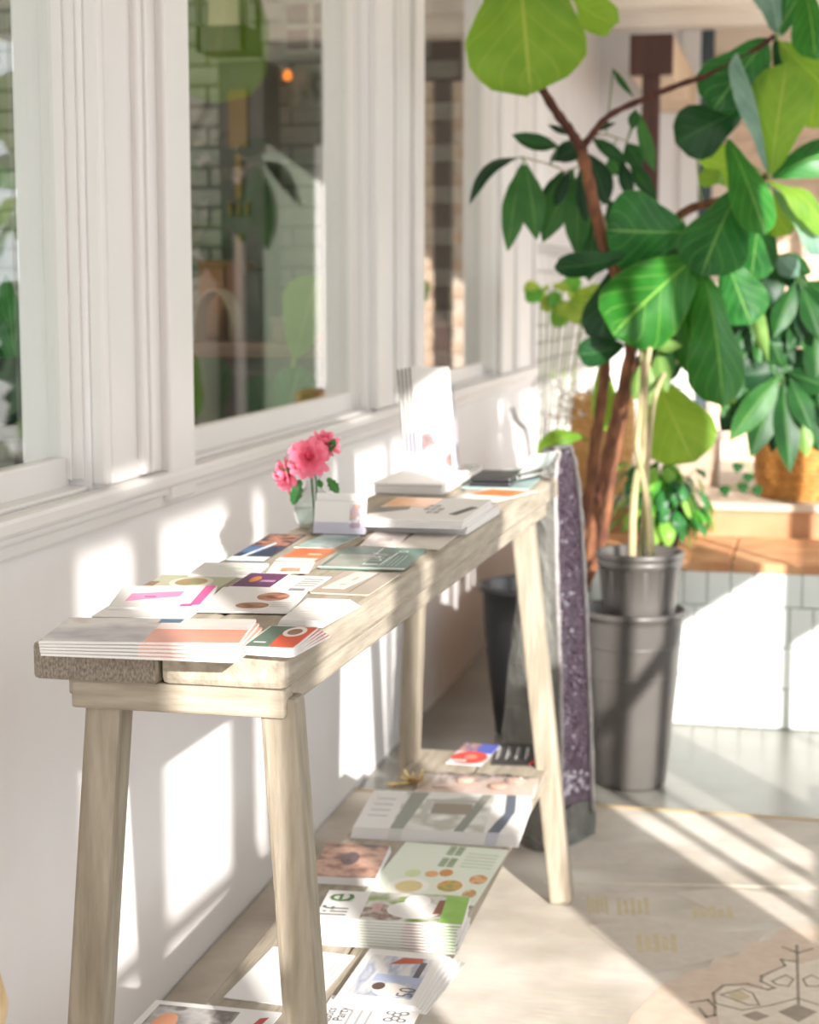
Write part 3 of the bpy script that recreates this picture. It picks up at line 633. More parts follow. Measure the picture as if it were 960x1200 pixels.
PM = [petal_mesh('petal', .038, .0175, .10, M_PINK), petal_mesh('petal', .034, .0165, .28, M_PINK), petal_mesh('petal', .026, .0135, .55, M_PINK), petal_mesh('petal', .017, .0095, .9, M_PINKD)]
LM = leaf_mat('flower_leaf', '#2f6b35', '#4c8a3f', '#7fae60', .2, freq=5)
def leaf_geo(base, tip, wd, n, prof, bow=.1, fold=.1, wave=0, phase=0, nu=12, nv=6, twist=0, tipdroop=0):
    base = Vector(base); tip = Vector(tip); Lv = tip-base; ln = Lv.length; d = Lv/ln
    n = Vector(n); n = n-d*n.dot(d)
    if n.length < 1e-5: n = d.orthogonal()
    n.normalize(); s_ = d.cross(n)
    if twist: 
        R = Matrix.Rotation(twist, 3, d); n = R @ n; s_ = R @ s_
    mb = MB(); mb.uv = []
    def pw(t):
        for (a, x), (b_, y) in zip(prof, prof[1:]):
            if t <= b_: 
                k = (t-a)/(b_-a); return x+(y-x)*(k*k*(3-2*k)*.5+k*.5)
        return prof[-1][1]
    for i in range(nu+1):
        t = i/nu; hw_ = pw(t)*wd/2
        for j in range(nv+1):
            v = -1+2*j/nv
            p = base+Lv*t+s_*(v*hw_)+n*(ln*bow*math.sin(math.pi*t)-ln*tipdroop*t**3-fold*abs(v)*hw_+wave*wd*math.sin(t*11+phase+v*1.3)*abs(v)**1.5)
            mb.v.append(p); mb.uv.append((t, j/nv))
    mb.f = [(i*(nv+1)+j, (i+1)*(nv+1)+j, (i+1)*(nv+1)+j+1, i*(nv+1)+j+1) for i in range(nu) for j in range(nv)]
    return mb
P_FID = [(0, .06), (.07, .25), (.18, .46), (.32, .62), (.48, .84), (.64, 1), (.79, .97), (.9, .76), (.97, .42), (1, .06)]
P_ELL = [(0, .05), (.1, .34), (.3, .82), (.5, 1), (.7, .84), (.86, .48), (.95, .2), (1, .02)]
P_OVL = [(0, .08), (.1, .5), (.28, .88), (.5, 1), (.7, .93), (.86, .66), (.95, .36), (1, .05)]
P_HRT = [(0, .35), (.08, .8), (.25, 1), (.5, .86), (.75, .5), (.92, .18), (1, .02)]
P_LOB = [(0, .1), (.12, .5), (.24, .42), (.36, .85), (.48, .62), (.6, .95), (.72, .6), (.84, .55), (1, .03)]
def flower(c, n, scale, label, leaves):
    c = Vector(c); n = Vector(n).normalized()
    f = empty('pink_flower', vp+Vector((0, 0, .03)), label, 'flower', 'pink flowers in the vase')
    q = n.to_track_quat('Z', 'Y')
    mouth = vp+Vector((random.uniform(-.004, .004), random.uniform(-.004, .004), .09))
    pts = spline([vp+Vector((random.uniform(-.01, .01), random.uniform(-.01, .01), .008)), mouth, (mouth+c)/2+Vector((0, 0, .004)), c-n*.004], 5)
    MB().tube(pts, .0018, 6).build('stem', mat('flower_stem', '#3f7d45', .5), f, True)
    MB().lathe([(0, -.009), (.006, -.006), (.009, 0), (.007, .004), (0, .006)], (0, 0, 0), 10).build('flower_base', M_PINKD, f, True, local=True)
    o = COL.objects[-1]; o.location = c-f.location; o.rotation_quaternion = q; o.rotation_mode = 'QUATERNION'; o.scale = (scale,)*3
    for ring, (cnt, el) in enumerate(((13, -.15), (12, .2), (10, .6), (7, 1.0))):
        for k in range(cnt):
            a = 2*math.pi*(k+.5*ring)/cnt+random.uniform(-.14, .14)
            o = inst(PM[ring], 'petal', f, c-f.location)
            o.rotation_mode = 'QUATERNION'
            from mathutils import Quaternion
            o.rotation_quaternion = q @ Quaternion((0, 0, 1), a) @ Quaternion((0, 1, 0), -el-random.uniform(-.12, .12)) @ Quaternion((1, 0, 0), random.uniform(-.3, .3))
            s_ = scale*random.uniform(.9, 1.08); o.scale = (s_, s_, s_)
    for bp_, tp_, wd in leaves:
        leaf_geo(bp_, tp_, wd, (CP-Vector(bp_)), P_LOB, .08, .15, .04, random.random()*6, 12, 4).build('leaf', LM, f, True)
def vpx(x, y, dy=0): return ony(x, y, vp.y+dy)
flower(vpx(362, 537, -.022), (.25, -.9, .35), 1.0, 'large open pink flower facing the room, lowest front bloom in the vase', [(vpx(384, 560, -.01), vpx(397, 578, -.02), .022), (vpx(373, 562, -.02), vpx(377, 572, -.03), .014)])
flower(vpx(338, 556, .0), (-.75, -.55, -.05), .85, 'pink flower drooping to the side over the white wall', [(vpx(352, 562, -.01), vpx(343, 592, -.015), .026), (vpx(350, 555, -.012), vpx(330, 548, -.02), .012)])
flower(vpx(380, 522, .022), (.3, -.35, .85), .85, 'pink flower rising behind the large open bloom', [(vpx(386, 530, .015), vpx(392, 514, .005), .018)])

# ================================================================== LOWER SHELF PAPERS
Z = ZS
paper('flyer', [(576, 896), (638, 897), (650, 872), (582, 870)], Z+.0006, .0015, 'black flyer with white text columns and a red corner at the shelf end', 'flyer', mat('black_print', '#33302f', .4),
      [('r', .06+.17*i, .25, .09+.17*i, .8, '#b9b5b2', 'text_line') for i in range(4)]+[('r', .10+.17*i, .35, .12+.17*i, .75, '#8f8b88', 'text_line') for i in range(4)]+[('p', [(.66, .02), (.76, .02), (.74, .3)], '#c9382c')])
paper('flyer', [(522, 893), (566, 898), (584, 873), (546, 871)], Z+.0024, .002, 'red and white flyer with a big red oval beside the black flyer', 'flyer', mat('mixed_print', '#d8cfd0', .35),
      [('r', .0, .6, .5, 1, photo('crowd_flyer', ['#8a4a3c', '#3b5a8a', '#c98a70', '#6a4a5a'], 60), 'photo_print'), ('r', .5, .55, 1, 1, '#4a5ab0'), ('e', .0, .02, .98, .62, '#de4236'), ('e', .35, .25, .7, .45, '#ee8a78'), ('r', .1, .12, .5, .18, '#f4e4e0', 'text_line')])
# clear bag
M_BAG = glass_mat('clear_film', (.97, .95, .94), .22, .15)
c, wd, ht, a = fit([(476, 926), (622, 928), (641, 902), (498, 900)], Z+.015)
bag = empty('plastic_bag', (c.x, c.y, Z+.0006), 'crumpled clear plastic bag with pink sachets on the shelf beside red flyer', 'bag', rz=a)
nx, ny = 22, 10
def bagz(u, v): 
    e_ = min(u, 1-u, v*.6, (1-v)*.6)*5; e_ = min(1, max(0, e_)); return .018*e_+.006*e_*math.sin(u*31+v*9)*math.sin(v*17+u*5)
vs = [((i/nx-.5)*wd, (j/ny-.5)*ht, bagz(i/nx, j/ny)+.0006) for j in range(ny+1) for i in range(nx+1)]
fs = [(j*(nx+1)+i, j*(nx+1)+i+1, (j+1)*(nx+1)+i+1, (j+1)*(nx+1)+i) for j in range(ny) for i in range(nx)]
MB().add(vs, fs).build('film', M_BAG, bag, True, local=True)
MB().box((-wd*.48, -ht*.42, .0002), (wd*.48, ht*.42, .003)).build('card_insert', mat('blush_card', '#e6cfc4', .5, '#ecdcd3', 12), bag, bevel=.001, local=True)
for k, (u, v, cc) in enumerate(((-.1, .1, '#e0bcae'), (.18, -.1, '#d3a898'), (.3, .2, '#e6c8bb'), (-.28, -.15, '#ead2c6'))):
    MB().lathe([(0, 0), (.014, .001), (.016, .005), (.010, .010), (0, .011)], (u*wd, v*ht, .0032), 14, 1.3, .9).build('sachet', mat('sachet_'+cc[1:], cc, .5), bag, True, local=True)
M_GOLD = mat('gold_foil', '#d9bd83', .22, metal=.9)
rb = empty('gold_ribbon', onz(480, 918, Z), 'small shiny gold ribbon bow at the bag end by the wall', 'ribbon')
for k in range(7):
    a_ = k*.9; p0 = onz(484, 920, Z)+Vector((0, 0, .004)); R = .022+.006*(k % 3)
    pts = [p0+Vector((math.cos(a_)*R*math.sin(t*math.pi), math.sin(a_)*R*math.sin(t*math.pi)+.004*math.cos(t*6), .001+.022*(math.sin(t*math.pi)**2)*(.5+.5*(k % 2))+.004*k*.3)) for t in [i/8 for i in range(9)]]
    MB().tube(pts, .0026, 6).build('loop', M_GOLD, rb, True)
MB().tube(spline([onz(488, 918, Z)+Vector((0, 0, .004)), onz(470, 924, Z)+Vector((0, 0, .01)), onz(453, 921, Z)+Vector((0, 0, .004))], 5), .003, 6).build('ribbon_tail', M_GOLD, rb, True)
# house booklets
ph_house = photo('house_photo', ['#c9c8c2', '#dddcd8', '#a9a89c', '#e9e8e4'], 9, .3)
for k in range(6):
    t = k == 5
    paper('property_booklet', [(404, 970), (604, 976), (629, 930), (446, 928)], Z+.0004+k*.0036, .0033, 'topmost booklet with house interior photo and dark ribbon stripe on the low shelf' if t else 'white booklet under the house interior cover on the low shelf', 'booklet', None,
          ([('r', .22, .0, .78, .98, ph_house, 'photo_print'), ('p', [(.25, .98), (.36, .98), (.30, .0), (.22, .0)], '#8f9288'), ('r', .42, .42, .66, .70, '#8f8475'), ('r', .38, .74, .72, .80, '#a8a79f'), ('p', [(.70, .98), (.76, .98), (.66, .0), (.60, .0)], '#85877f'), ('r', .36, .3, .40, .8, '#b9b8b0'),
            ('p', [(.85, .99), (.91, .99), (.93, .55), (.90, .25), (.87, .0), (.80, .0), (.83, .25), (.87, .5)], '#5d6473')]+lines(.05, .17, [.3, .45, .6, .75], '#b5b3b5', .02)) if t else [('p', [(.80, 0), (.87, 0), (.87, .05), (.8, .05)], '#4a55a0'), ('r', .22, 0, .3, .04, '#8f9288')],
          group='house booklets stacked on the low shelf', da=(k-2.5)*.006, dy=(k-5)*.0016, zf=Z+.022)
# brown photo booklet
for k in range(3):
    paper('photo_booklet', [(361, 1026), (434, 1029), (463, 990), (384, 988)], Z+.0004+k*.0046, .0043, 'small booklet with a brown crowd photo cover beside the food flyer' if k == 2 else 'white page-edged booklet under the brown crowd photo cover', 'booklet', None,
          [('r', .0, .0, 1, 1, photo('crowd_brown', ['#4a3a34', '#8a5a48', '#b88a74', '#c9a08a', '#5a4a4c'], 28, .3), 'photo_print'), ('e', .35, .35, .62, .75, photo('group', ['#3c3a44', '#6a4a48', '#2c2c34'], 60))] if k == 2 else (), group='brown photo booklets', da=(k-1)*.01, zf=Z+.0145)
paper('food_flyer', [(428, 1046), (556, 1064), (595, 994), (473, 988)], Z+.0006, .002, 'pale green food flyer with bowls of fruit and green lettering on the low shelf', 'flyer', mat('pale_green_paper', '#dfe6d6', .4),
      [('e', .15, .06, .52, .36, '#f0ede2'), ('e', .22, .11, .46, .31, '#e0cf94'), ('e', .55, .14, .83, .4, '#ece4d2'), ('e', .58, .17, .80, .37, photo('bowl', ['#c9823c', '#8a9a50', '#d8a85a', '#a8503c'], 50)), ('e', .82, .34, .98, .5, photo('fruit', ['#d8a060', '#c98540', '#e2c090', '#a8743c'], 60)), ('e', .84, .10, .96, .24, photo('fruit2', ['#d9b070', '#b98548', '#e6cfa0'], 60)), ('e', .22, .38, .36, .5, '#d3dba8'), ('e', .52, .43, .64, .55, '#c98d4e'), ('e', .40, .40, .52, .5, '#e2a878')]+[('r', .66, .62+.06*i, .95, .63+.06*i, '#c5cfbd', 'text_line') for i in range(5)]+[('r', u_, .60+.055*j, u_+.06, .64+.055*j, '#9dab8c', 'text_line') for u_ in (.46, .54) for j in range(7) if j != 3])
# the "life" stack
ph_life = photo('life_photo', ['#5f7a3c', '#8aa05c', '#dcd8d2', '#7a5a44', '#e6e2de'], 16, .25)
for k in range(10):
    t = k == 9
    paper('life_magazine', [(362, 1077), (533, 1080), (557, 1049), (388, 1044)], Z+.0004+k*.0041, .0038, 'topmost white and green magazine with the title life on the low shelf' if t else 'white and green edged magazine under the life cover on the low shelf', 'magazine', None,
          [('r', .30, .0, 1, 1, ph_life, 'cover_photo'), ('r', .84, .0, 1, .98, mat('leaf_green_print', '#86b84c', .3, '#9cc868', 20), 'cover_band'), ('e', .46, .1, .84, .72, '#dfdbd8'), ('e', .56, .5, .74, .96, '#eeeae6'), ('p', [(.78, .3), (.84, .3), (.84, .8), (.8, .8)], '#8a5a44'), ('r', .36, .3, .42, .6, '#c9a0a0', 'text_line')] if t
          else [('r', .3, -.002, .99, .08, mat('life_edge', '#9fae86', .3), 'cover_edge'), ('r', .62, -.003, .8, .06, '#9a6a50'), ('r', .82, -.004, .985, .06, '#86b84c')],
          [('lif', .20, .06, .062, 90, '#6a6a68'), ('e', .20, .56, .085, 90, '#4c7a3a')] if t else (), group='life magazines in a stack', da=(k-5)*.007, dx=random.uniform(-.003, .003), dy=(k-9)*.0016, zf=Z+.0415)
paper('letter_sheet', [(272, 1162), (367, 1190), (410, 1115), (314, 1112)], Z+.0006, .0016, 'plain white letter with small heading lines between the two near shelf flyers', 'letter', None, [('r', .84, .62, .88, .9, '#c2bfbf', 'text_line'), ('r', .92, .55, .94, .8, '#b9b6b6', 'text_line'), ('r', .1, .45, .6, .47, '#d2cfcf', 'text_line')])
for k in range(5):
    t = k == 4
    paper('photo_card', [(397, 1168), (487, 1182), (522, 1118), (430, 1112)], Z+.0004+k*.0018, .0016, 'white bordered card printed with a couple by blue shutters and the number 50' if t else 'white card fanned out under the couple photo card on the shelf', 'card', None,
          [('r', .10, .10, .90, .88, photo('shutters', ['#b9bcc8', '#d8d4d2', '#9aa2b8', '#e2ddd9'], 10, .3, (4, 1, 1)), 'photo_print'), ('r', .3, .38, .88, .52, '#a9b2cc'), ('p', [(.38, .72), (.78, .78), (.76, .88), (.5, .86)], '#b5583c'), ('r', .76, .5, .84, .8, '#56525a'), ('e', .36, .12, .82, .36, '#e6dcd4'), ('e', .34, .22, .5, .36, '#5a463c')] if t else (),
          [('50', .90, .12, .036, 90, '#6c6a70')] if t else (), group='couple photo cards', da=(4-k)*-.02, dx=(4-k)*.006, zf=Z+.009)
paper('party_flyer', [(328, 1268), (452, 1286), (489, 1174), (387, 1166)], Z+.0012, .0012, 'white flyer with party text and a drawn balloon bunch', 'flyer', None,
      [('r', .30+.10*i, .55, .325+.10*i, .85, '#b0adad', 'text_line') for i in range(3)],
      [('nastics', .14, .66, .020, 90, '#5a5858'), ('Party', .27, .70, .022, 90, '#4a4848')]+[('o', .66+.07*(i % 3), .74+.06*(i//3)+(i % 2)*.02, .030, 0, '#77747a') for i in range(6)])
paper('photo_sheet', [(92, 1268), (262, 1290), (320, 1187), (184, 1170)], Z+.0012, .002, 'white edged flyer with a dark photo of people at the near shelf end', 'flyer', None,
      [('r', .06, .45, .70, .95, photo('people_dark', ['#9d9a98', '#5a4f4a', '#b0aca8', '#8d8a88', '#3c3634'], 14), 'photo_print'), ('e', .12, .62, .3, .86, '#c98a64'), ('p', [(.84, .72), (.9, .7), (.94, .92), (.88, .9)], '#b03c34')])

# ================================================================== STOOL AT THE LEFT EDGE
st = Vector((-.90, 1.36, 0)); SEATZ = -.035
so = empty('round_stool', st+Vector((0, 0, .008)), 'round tan wooden stool edge beside the near table end', 'stool')
sp = ony(9, 1192, 1.36); R = sp.x-st.x-.022; sp.z += SEATZ
MB().lathe([(0, -.05), (R-.02, -.05), (R-.004, -.04), (R, -.024), (R-.004, -.008), (R-.03, .0), (0, .002)], (st.x, st.y, sp.z+.03), 40).build('seat', mat('light_tan_wood', '#d9bf95', .5, '#caa976', 12), so, True)
for k in range(4):
    a_ = math.pi/4+k*math.pi/2; MB().bar(st+Vector((math.cos(a_)*(R-.05), math.sin(a_)*(R-.05), sp.z-.02)), st+Vector((math.cos(a_)*(R+.0), math.sin(a_)*(R+.0), .0125)), .03, .03).build('leg', MATS['light_tan_wood'], so, bevel=.004)

# ================================================================== GEODE
ge = empty('amethyst_geode', (-.56, 3.98, .008), 'tall grey stone amethyst cathedral with purple crystal face beyond the table leg', 'geode')
LV = [  # py on rim A, px of A, B, L  (A near rim, B far rim, L left silhouette)
    (1012, 647, 697, 606), (985, 650, 698, 600), (930, 655, 697, 592), (870, 656, 695, 588), (800, 655, 692, 596), (740, 653, 690, 602),
    (680, 651, 687, 609), (620, 650, 684, 617), (575, 649, 680, 622), (545, 651, 675, 628), (531, 655, 669, 634)]
rings = []
for py, a, bq, l in LV:
    A = ony(a, py, 3.90); z = max(A.z, .0082) if py < 1012 else .0082; A.z = z
    B = ony(bq, py-10, 4.07); B.z = z; Lp = ony(l, py-6, 3.99); Lp.z = z
    rings.append((A, Lp, B))
def gring(A, Lp, B, k):
    rim1 = A+(Lp-A)*.06; back = (Lp+B)/2+Vector((.0, .10, 0))
    outer = spline([A, A+(Lp-A)*.5+Vector((-.005, -.028, 0)), Lp, Lp+(B-Lp)*.35+Vector((0, .085, 0)), B+Vector((.0, .06, 0))+(Lp-B)*.25, B], 4)
    rnd = random.Random(k)
    return [p+Vector((rnd.uniform(-.004, .004), rnd.uniform(-.004, .004), 0)) if 0 < i < len(outer)-1 else p for i, p in enumerate(outer)]
RG = [gring(*r, k) for k, r in enumerate(rings)]
RGs = []
for i in range(len(RG)-1):
    for s_ in range(4): RGs.append([RG[i][j].lerp(RG[i+1][j], s_/4)+Vector((random.uniform(-.0025, .0025), random.uniform(-.0025, .0025), 0))*(1 if 0 < j < len(RG[i])-1 else 0) for j in range(len(RG[i]))])
RGs.append(RG[-1]); n = len(RGs[0]); b = MB()
for r in RGs: b.v += r
b.f = [(i*n+j, i*n+(j+1) % n, (i+1)*n+(j+1) % n, (i+1)*n+j) for i in range(len(RGs)-1) for j in range(n-1)]
b.f += [tuple(range(n)), tuple(reversed(range((len(RGs)-1)*n, len(RGs)*n)))]
b.build('stone_shell', mat('grey_geode_stone', '#7c7b74', .75, '#5c5c57', 14, bump=1, bscale=50, lo=.3, hi=.7), ge, False)
# face: recessed strip + crystals, pale rim either side
def facept(i, u):
    r = RGs[i]; A, B = r[0], r[-1]; nrm = (B-A).cross(Vector((0, 0, 1))).normalized(); 
    return A.lerp(B, u)-nrm*(.022*math.sin(math.pi*u)*min(1, i/6)), nrm
nr = len(RGs); i0 = 7
b = MB(); US = [0, .1, .25, .4, .5, .6, .75, .9, 1]
for i in range(nr): b.v += [facept(i, u)[0] for u in US]
m_ = len(US); b.f = [(i*m_+j, i*m_+j+1, (i+1)*m_+j+1, (i+1)*m_+j) for i in range(i0-1, nr-1) for j in range(m_-1)]
bs = MB()
for i in range(i0): bs.v += [facept(i, u)[0]+facept(i, u)[1]*.004*math.sin(math.pi*u)+Vector((random.uniform(-.002, .002), random.uniform(-.002, .002), 0)) for u in US]
bs.f = [(i*m_+j, i*m_+j+1, (i+1)*m_+j+1, (i+1)*m_+j) for i in range(i0-1) for j in range(m_-1)]
bs.build('stone_base', MATS['grey_geode_stone'], ge)
b.build('inner_face', mat('dusky_purple_stone', '#5c4a5a', .5, '#7d6a78', 60, bump=1, bscale=150), ge, True)
b = MB()
for side in (0, 1):
    pts = []
    for i in range(i0-2, nr): p, nn = facept(i, .06 if side == 0 else .94); pts.append(p+nn*.003)
    b.tube(pts, [.0062+.0015*math.sin(i*1.7) for i in range(len(pts))], 6)
p, nn = facept(nr-1, .5); b.tube([facept(nr-1, .0)[0], p+Vector((0, 0, .004)), facept(nr-1, 1)[0]], .006, 6)
b.build('pale_rim', mat('pale_quartz_rim', '#b9b4b2', .5, '#a39d9b', 60, bump=.5, bscale=90), ge, True)
b = MB(); b2 = MB()
for k in range(1500):
    i = random.uniform(i0, nr-1.01); u = random.uniform(.12, .88); ii = int(i); p0, nn = facept(ii, u); p1, _ = facept(ii+1, u); p = p0.lerp(p1, i-ii)
    s_ = random.uniform(.0022, .0062); dd = (nn+Vector((random.uniform(-.6, .6), random.uniform(-.6, .6), random.uniform(-.6, .6)))).normalized()
    x = dd.orthogonal().normalized(); x = Matrix.Rotation(random.random()*6, 3, dd) @ x; y = dd.cross(x)
    T = b2 if (random.random() < .05 or i < i0+2) else b
    h_ = s_*random.uniform(.9, 1.6); vs = [p-dd*.002+(x*math.cos(t*math.pi/3)+y*math.sin(t*math.pi/3))*s_ for t in range(6)]
    vs += [v+dd*h_*.6 for v in vs]+[p+dd*(h_*1.2)]
    T.add(vs, [(t, (t+1) % 6, 6+(t+1) % 6, 6+t) for t in range(6)]+[(6+t, 6+(t+1) % 6, 12) for t in range(6)])
tag(b.build('purple_crystals', mat('amethyst', '#6b5268', .14, '#8d7686', 40, spec=.7, coat=.3), ge), 'purple amethyst crystal points', kind='stuff')
tag(b2.build('clear_crystals', mat('pale_crystal', '#d5cbd8', .06, spec=1, coat=1), ge), 'pale glittering crystal points', kind='stuff')

# ================================================================== POTS
def pot(name, label, c, z0, prof, m, soil_r, soil_z, group=None):
    p = empty(name, (c[0], c[1], z0), label, 'pot', group)
    MB().lathe(prof, (c[0], c[1], z0), 48).build('pot_body', m, p, True, 0)
    return p
PC = (-.433, 4.56)
prof = [(0, .002), (.088, .0), (.094, .006), (.108, .15), (.122, .30), (.131, .44), (.132, .452), (.138, .455), (.139, .468), (.134, .472), (.129, .468), (.120, .30), (.092, .012), (0, .012)]
p1 = pot('plant_pot', 'large grey-black ribbed nursery pot on the floor with a smaller pot nested inside', PC, .001, prof, M_GREYPL, 0, 0)
for zz, rr in ((.30, .1224), (.38, .1275)): MB().lathe([(rr, zz-.003), (rr+.002, zz), (rr, zz+.003)], (PC[0], PC[1], .001), 48).build('raised_ring', M_GREYPL, p1, True)
PC2 = (-.416, 4.56)
prof2 = [(0, .0), (.085, .0), (.090, .006), (.098, .09), (.106, .185), (.111, .188), (.113, .200), (.109, .204), (.114, .207), (.116, .222), (.111, .225), (.106, .222), (.103, .19), (0, .165)]
p2 = pot('plant_pot', 'smaller black nursery pot with rolled rim nested in the larger pot, holding pale braided trunks', PC2, .402, prof2, M_GREYPL, 0, 0)
for k in range(14):
    a_ = 2*math.pi*k/14; MB().bar((PC2[0]+.097*math.cos(a_), PC2[1]+.097*math.sin(a_), .50), (PC2[0]+.106*math.cos(a_), PC2[1]+.106*math.sin(a_), .582), .012, .004, Vector((-math.sin(a_), math.cos(a_), 0))).build('raised_rib', M_GREYPL, p2, bevel=.001)
MB().lathe([(0, .19), (.05, .192), (.1015, .186)], (PC2[0], PC2[1], .402), 32).build('soil', M_SOIL, p2, True)
PL = (-.765, 5.02)
prof3 = [(0, .0), (.105, .0), (.112, .006), (.13, .15), (.148, .33), (.153, .425), (.162, .43), (.164, .445), (.157, .45), (.150, .44), (.145, .33), (0, .32)]
p3 = pot('plant_pot', 'tall matt black pot by the white wall behind the table, holding the brown trunks', PL, .001, prof3, M_BLACK, 0, 0)
MB().lathe([(0, .345), (.06, .342), (.143, .335)], (PL[0], PL[1], .001), 32).build('soil', M_SOIL, p3, True)

# ================================================================== FIDDLE-LEAF FIG
LF = dict(d=leaf_mat('fig_leaf_deep', '#1f5a26', '#2f7530', '#7fae5a', .22), g=leaf_mat('fig_leaf_green', '#1e6016', '#2b7522', '#7fae4a', .2, tcol='#458f22'),
          b=leaf_mat('fig_leaf_back', '#5f8f2c', '#7ba33a', '#b9c25e', .45, .5, tcol='#9fc63e'), k=leaf_mat('fig_leaf_dark', '#17401f', '#225028', '#4d7a42', .15),  # backlit glow and shaded tone put into the leaf colours
          s=leaf_mat('fig_leaf_grey', '#5f8270', '#7d9a86', '#a9bfa0', .2))
fig = empty('fiddle_leaf_fig', (PL[0], PL[1], .34), 'tall fiddle-leaf fig with big glossy rounded leaves and brown trunks', 'plant')
def PX(x, y, Y): return ony(x, y, Y)
soil = Vector((PL[0]+.02, PL[1], .33))
tr1 = [soil+Vector((.05, -.05, 0)), PX(690, 650, 4.85), PX(700, 600, 4.84), PX(712, 540, 4.82), PX(725, 480, 4.8), PX(740, 405, 4.8), PX(732, 345, 4.82), PX(707, 285, 4.82), PX(692, 220, 4.8), PX(682, 175, 4.78)]
tr2 = [soil+Vector((.0, .0, 0)), PX(685, 600, 4.93), PX(698, 520, 4.92), PX(708, 445, 4.92), PX(716, 380, 4.95), PX(745, 320, 4.98), PX(800, 250, 4.98), PX(870, 230, 4.95), PX(898, 206, 4.9)]
tr3 = [soil+Vector((.08, .02, 0)), PX(704, 640, 4.97), PX(716, 568, 4.96), PX(729, 500, 4.96), PX(742, 440, 4.98), PX(790, 350, 5.0), PX(818, 300, 4.98)]
brL = [tr1[-1], PX(668, 153, 4.76), PX(648, 125, 4.75), PX(622, 80, 4.74), PX(604, 40, 4.74), PX(586, 0, 4.74), PX(572, -40, 4.74)]
brR = [tr1[-1], PX(694, 158, 4.78), PX(715, 135, 4.8), PX(757, 115, 4.82), PX(800, 98, 4.84), PX(835, 86, 4.86), PX(880, 62, 4.88), PX(908, 42, 4.88)]
STEMS = []
for pts, r0, r1, m in ((tr1, .020, .0155, M_BARK), (tr2, .0185, .010, M_BARK), (tr3, .014, .009, M_BARK), (brL, .0145, .009, M_BARKD), (brR, .0105, .007, M_BARKD)):
    sp_ = spline(pts, 6); k = len(sp_); STEMS.append(sp_)
    MB().tube(sp_, [(r0+(r1-r0)*i/(k-1))*(1+.12*math.sin(i*2.1)) for i in range(k)], 8).build('trunk' if m is M_BARK else 'branch', m, fig, True)
def near(p, stems):
    best = None
    for s_ in stems:
        for q in s_:
            dd = (q-p).length
            if best is None or dd < best[0]: best = (dd, q)
    return best[1]
def px_leaf(plant, stems, base, tip, wpx, m, prof=P_FID, tw=0, bow=.08, fold=.12, wave=.03, droop=0, pet=True, petm=None, nrm=None, node=None, name='leaf', nu=14, nv=8):
    B = PX(*base); T = PX(*tip); wd = wpx*((B-CP).dot(CD))/F
    n_ = nrm or (CP-B)
    g = leaf_geo(B, T, wd, n_, prof, bow, fold*1.5, wave*1.8, random.random()*6, nu, nv, math.radians(tw), droop)
    if pet:
        q = node or near(B, stems)
        if (q-B).length > .004:
            k0 = len(g.v); mid_ = (q+B)/2+Vector((0, 0, -.01*min(1, (q-B).length*5)))
            g.tube(spline([q, mid_, B+(T-B)*.03], 4), .0022, 5); g.uv += [(.02, .5)]*(len(g.v)-k0)
    o = g.build(name, m, plant, True); return o
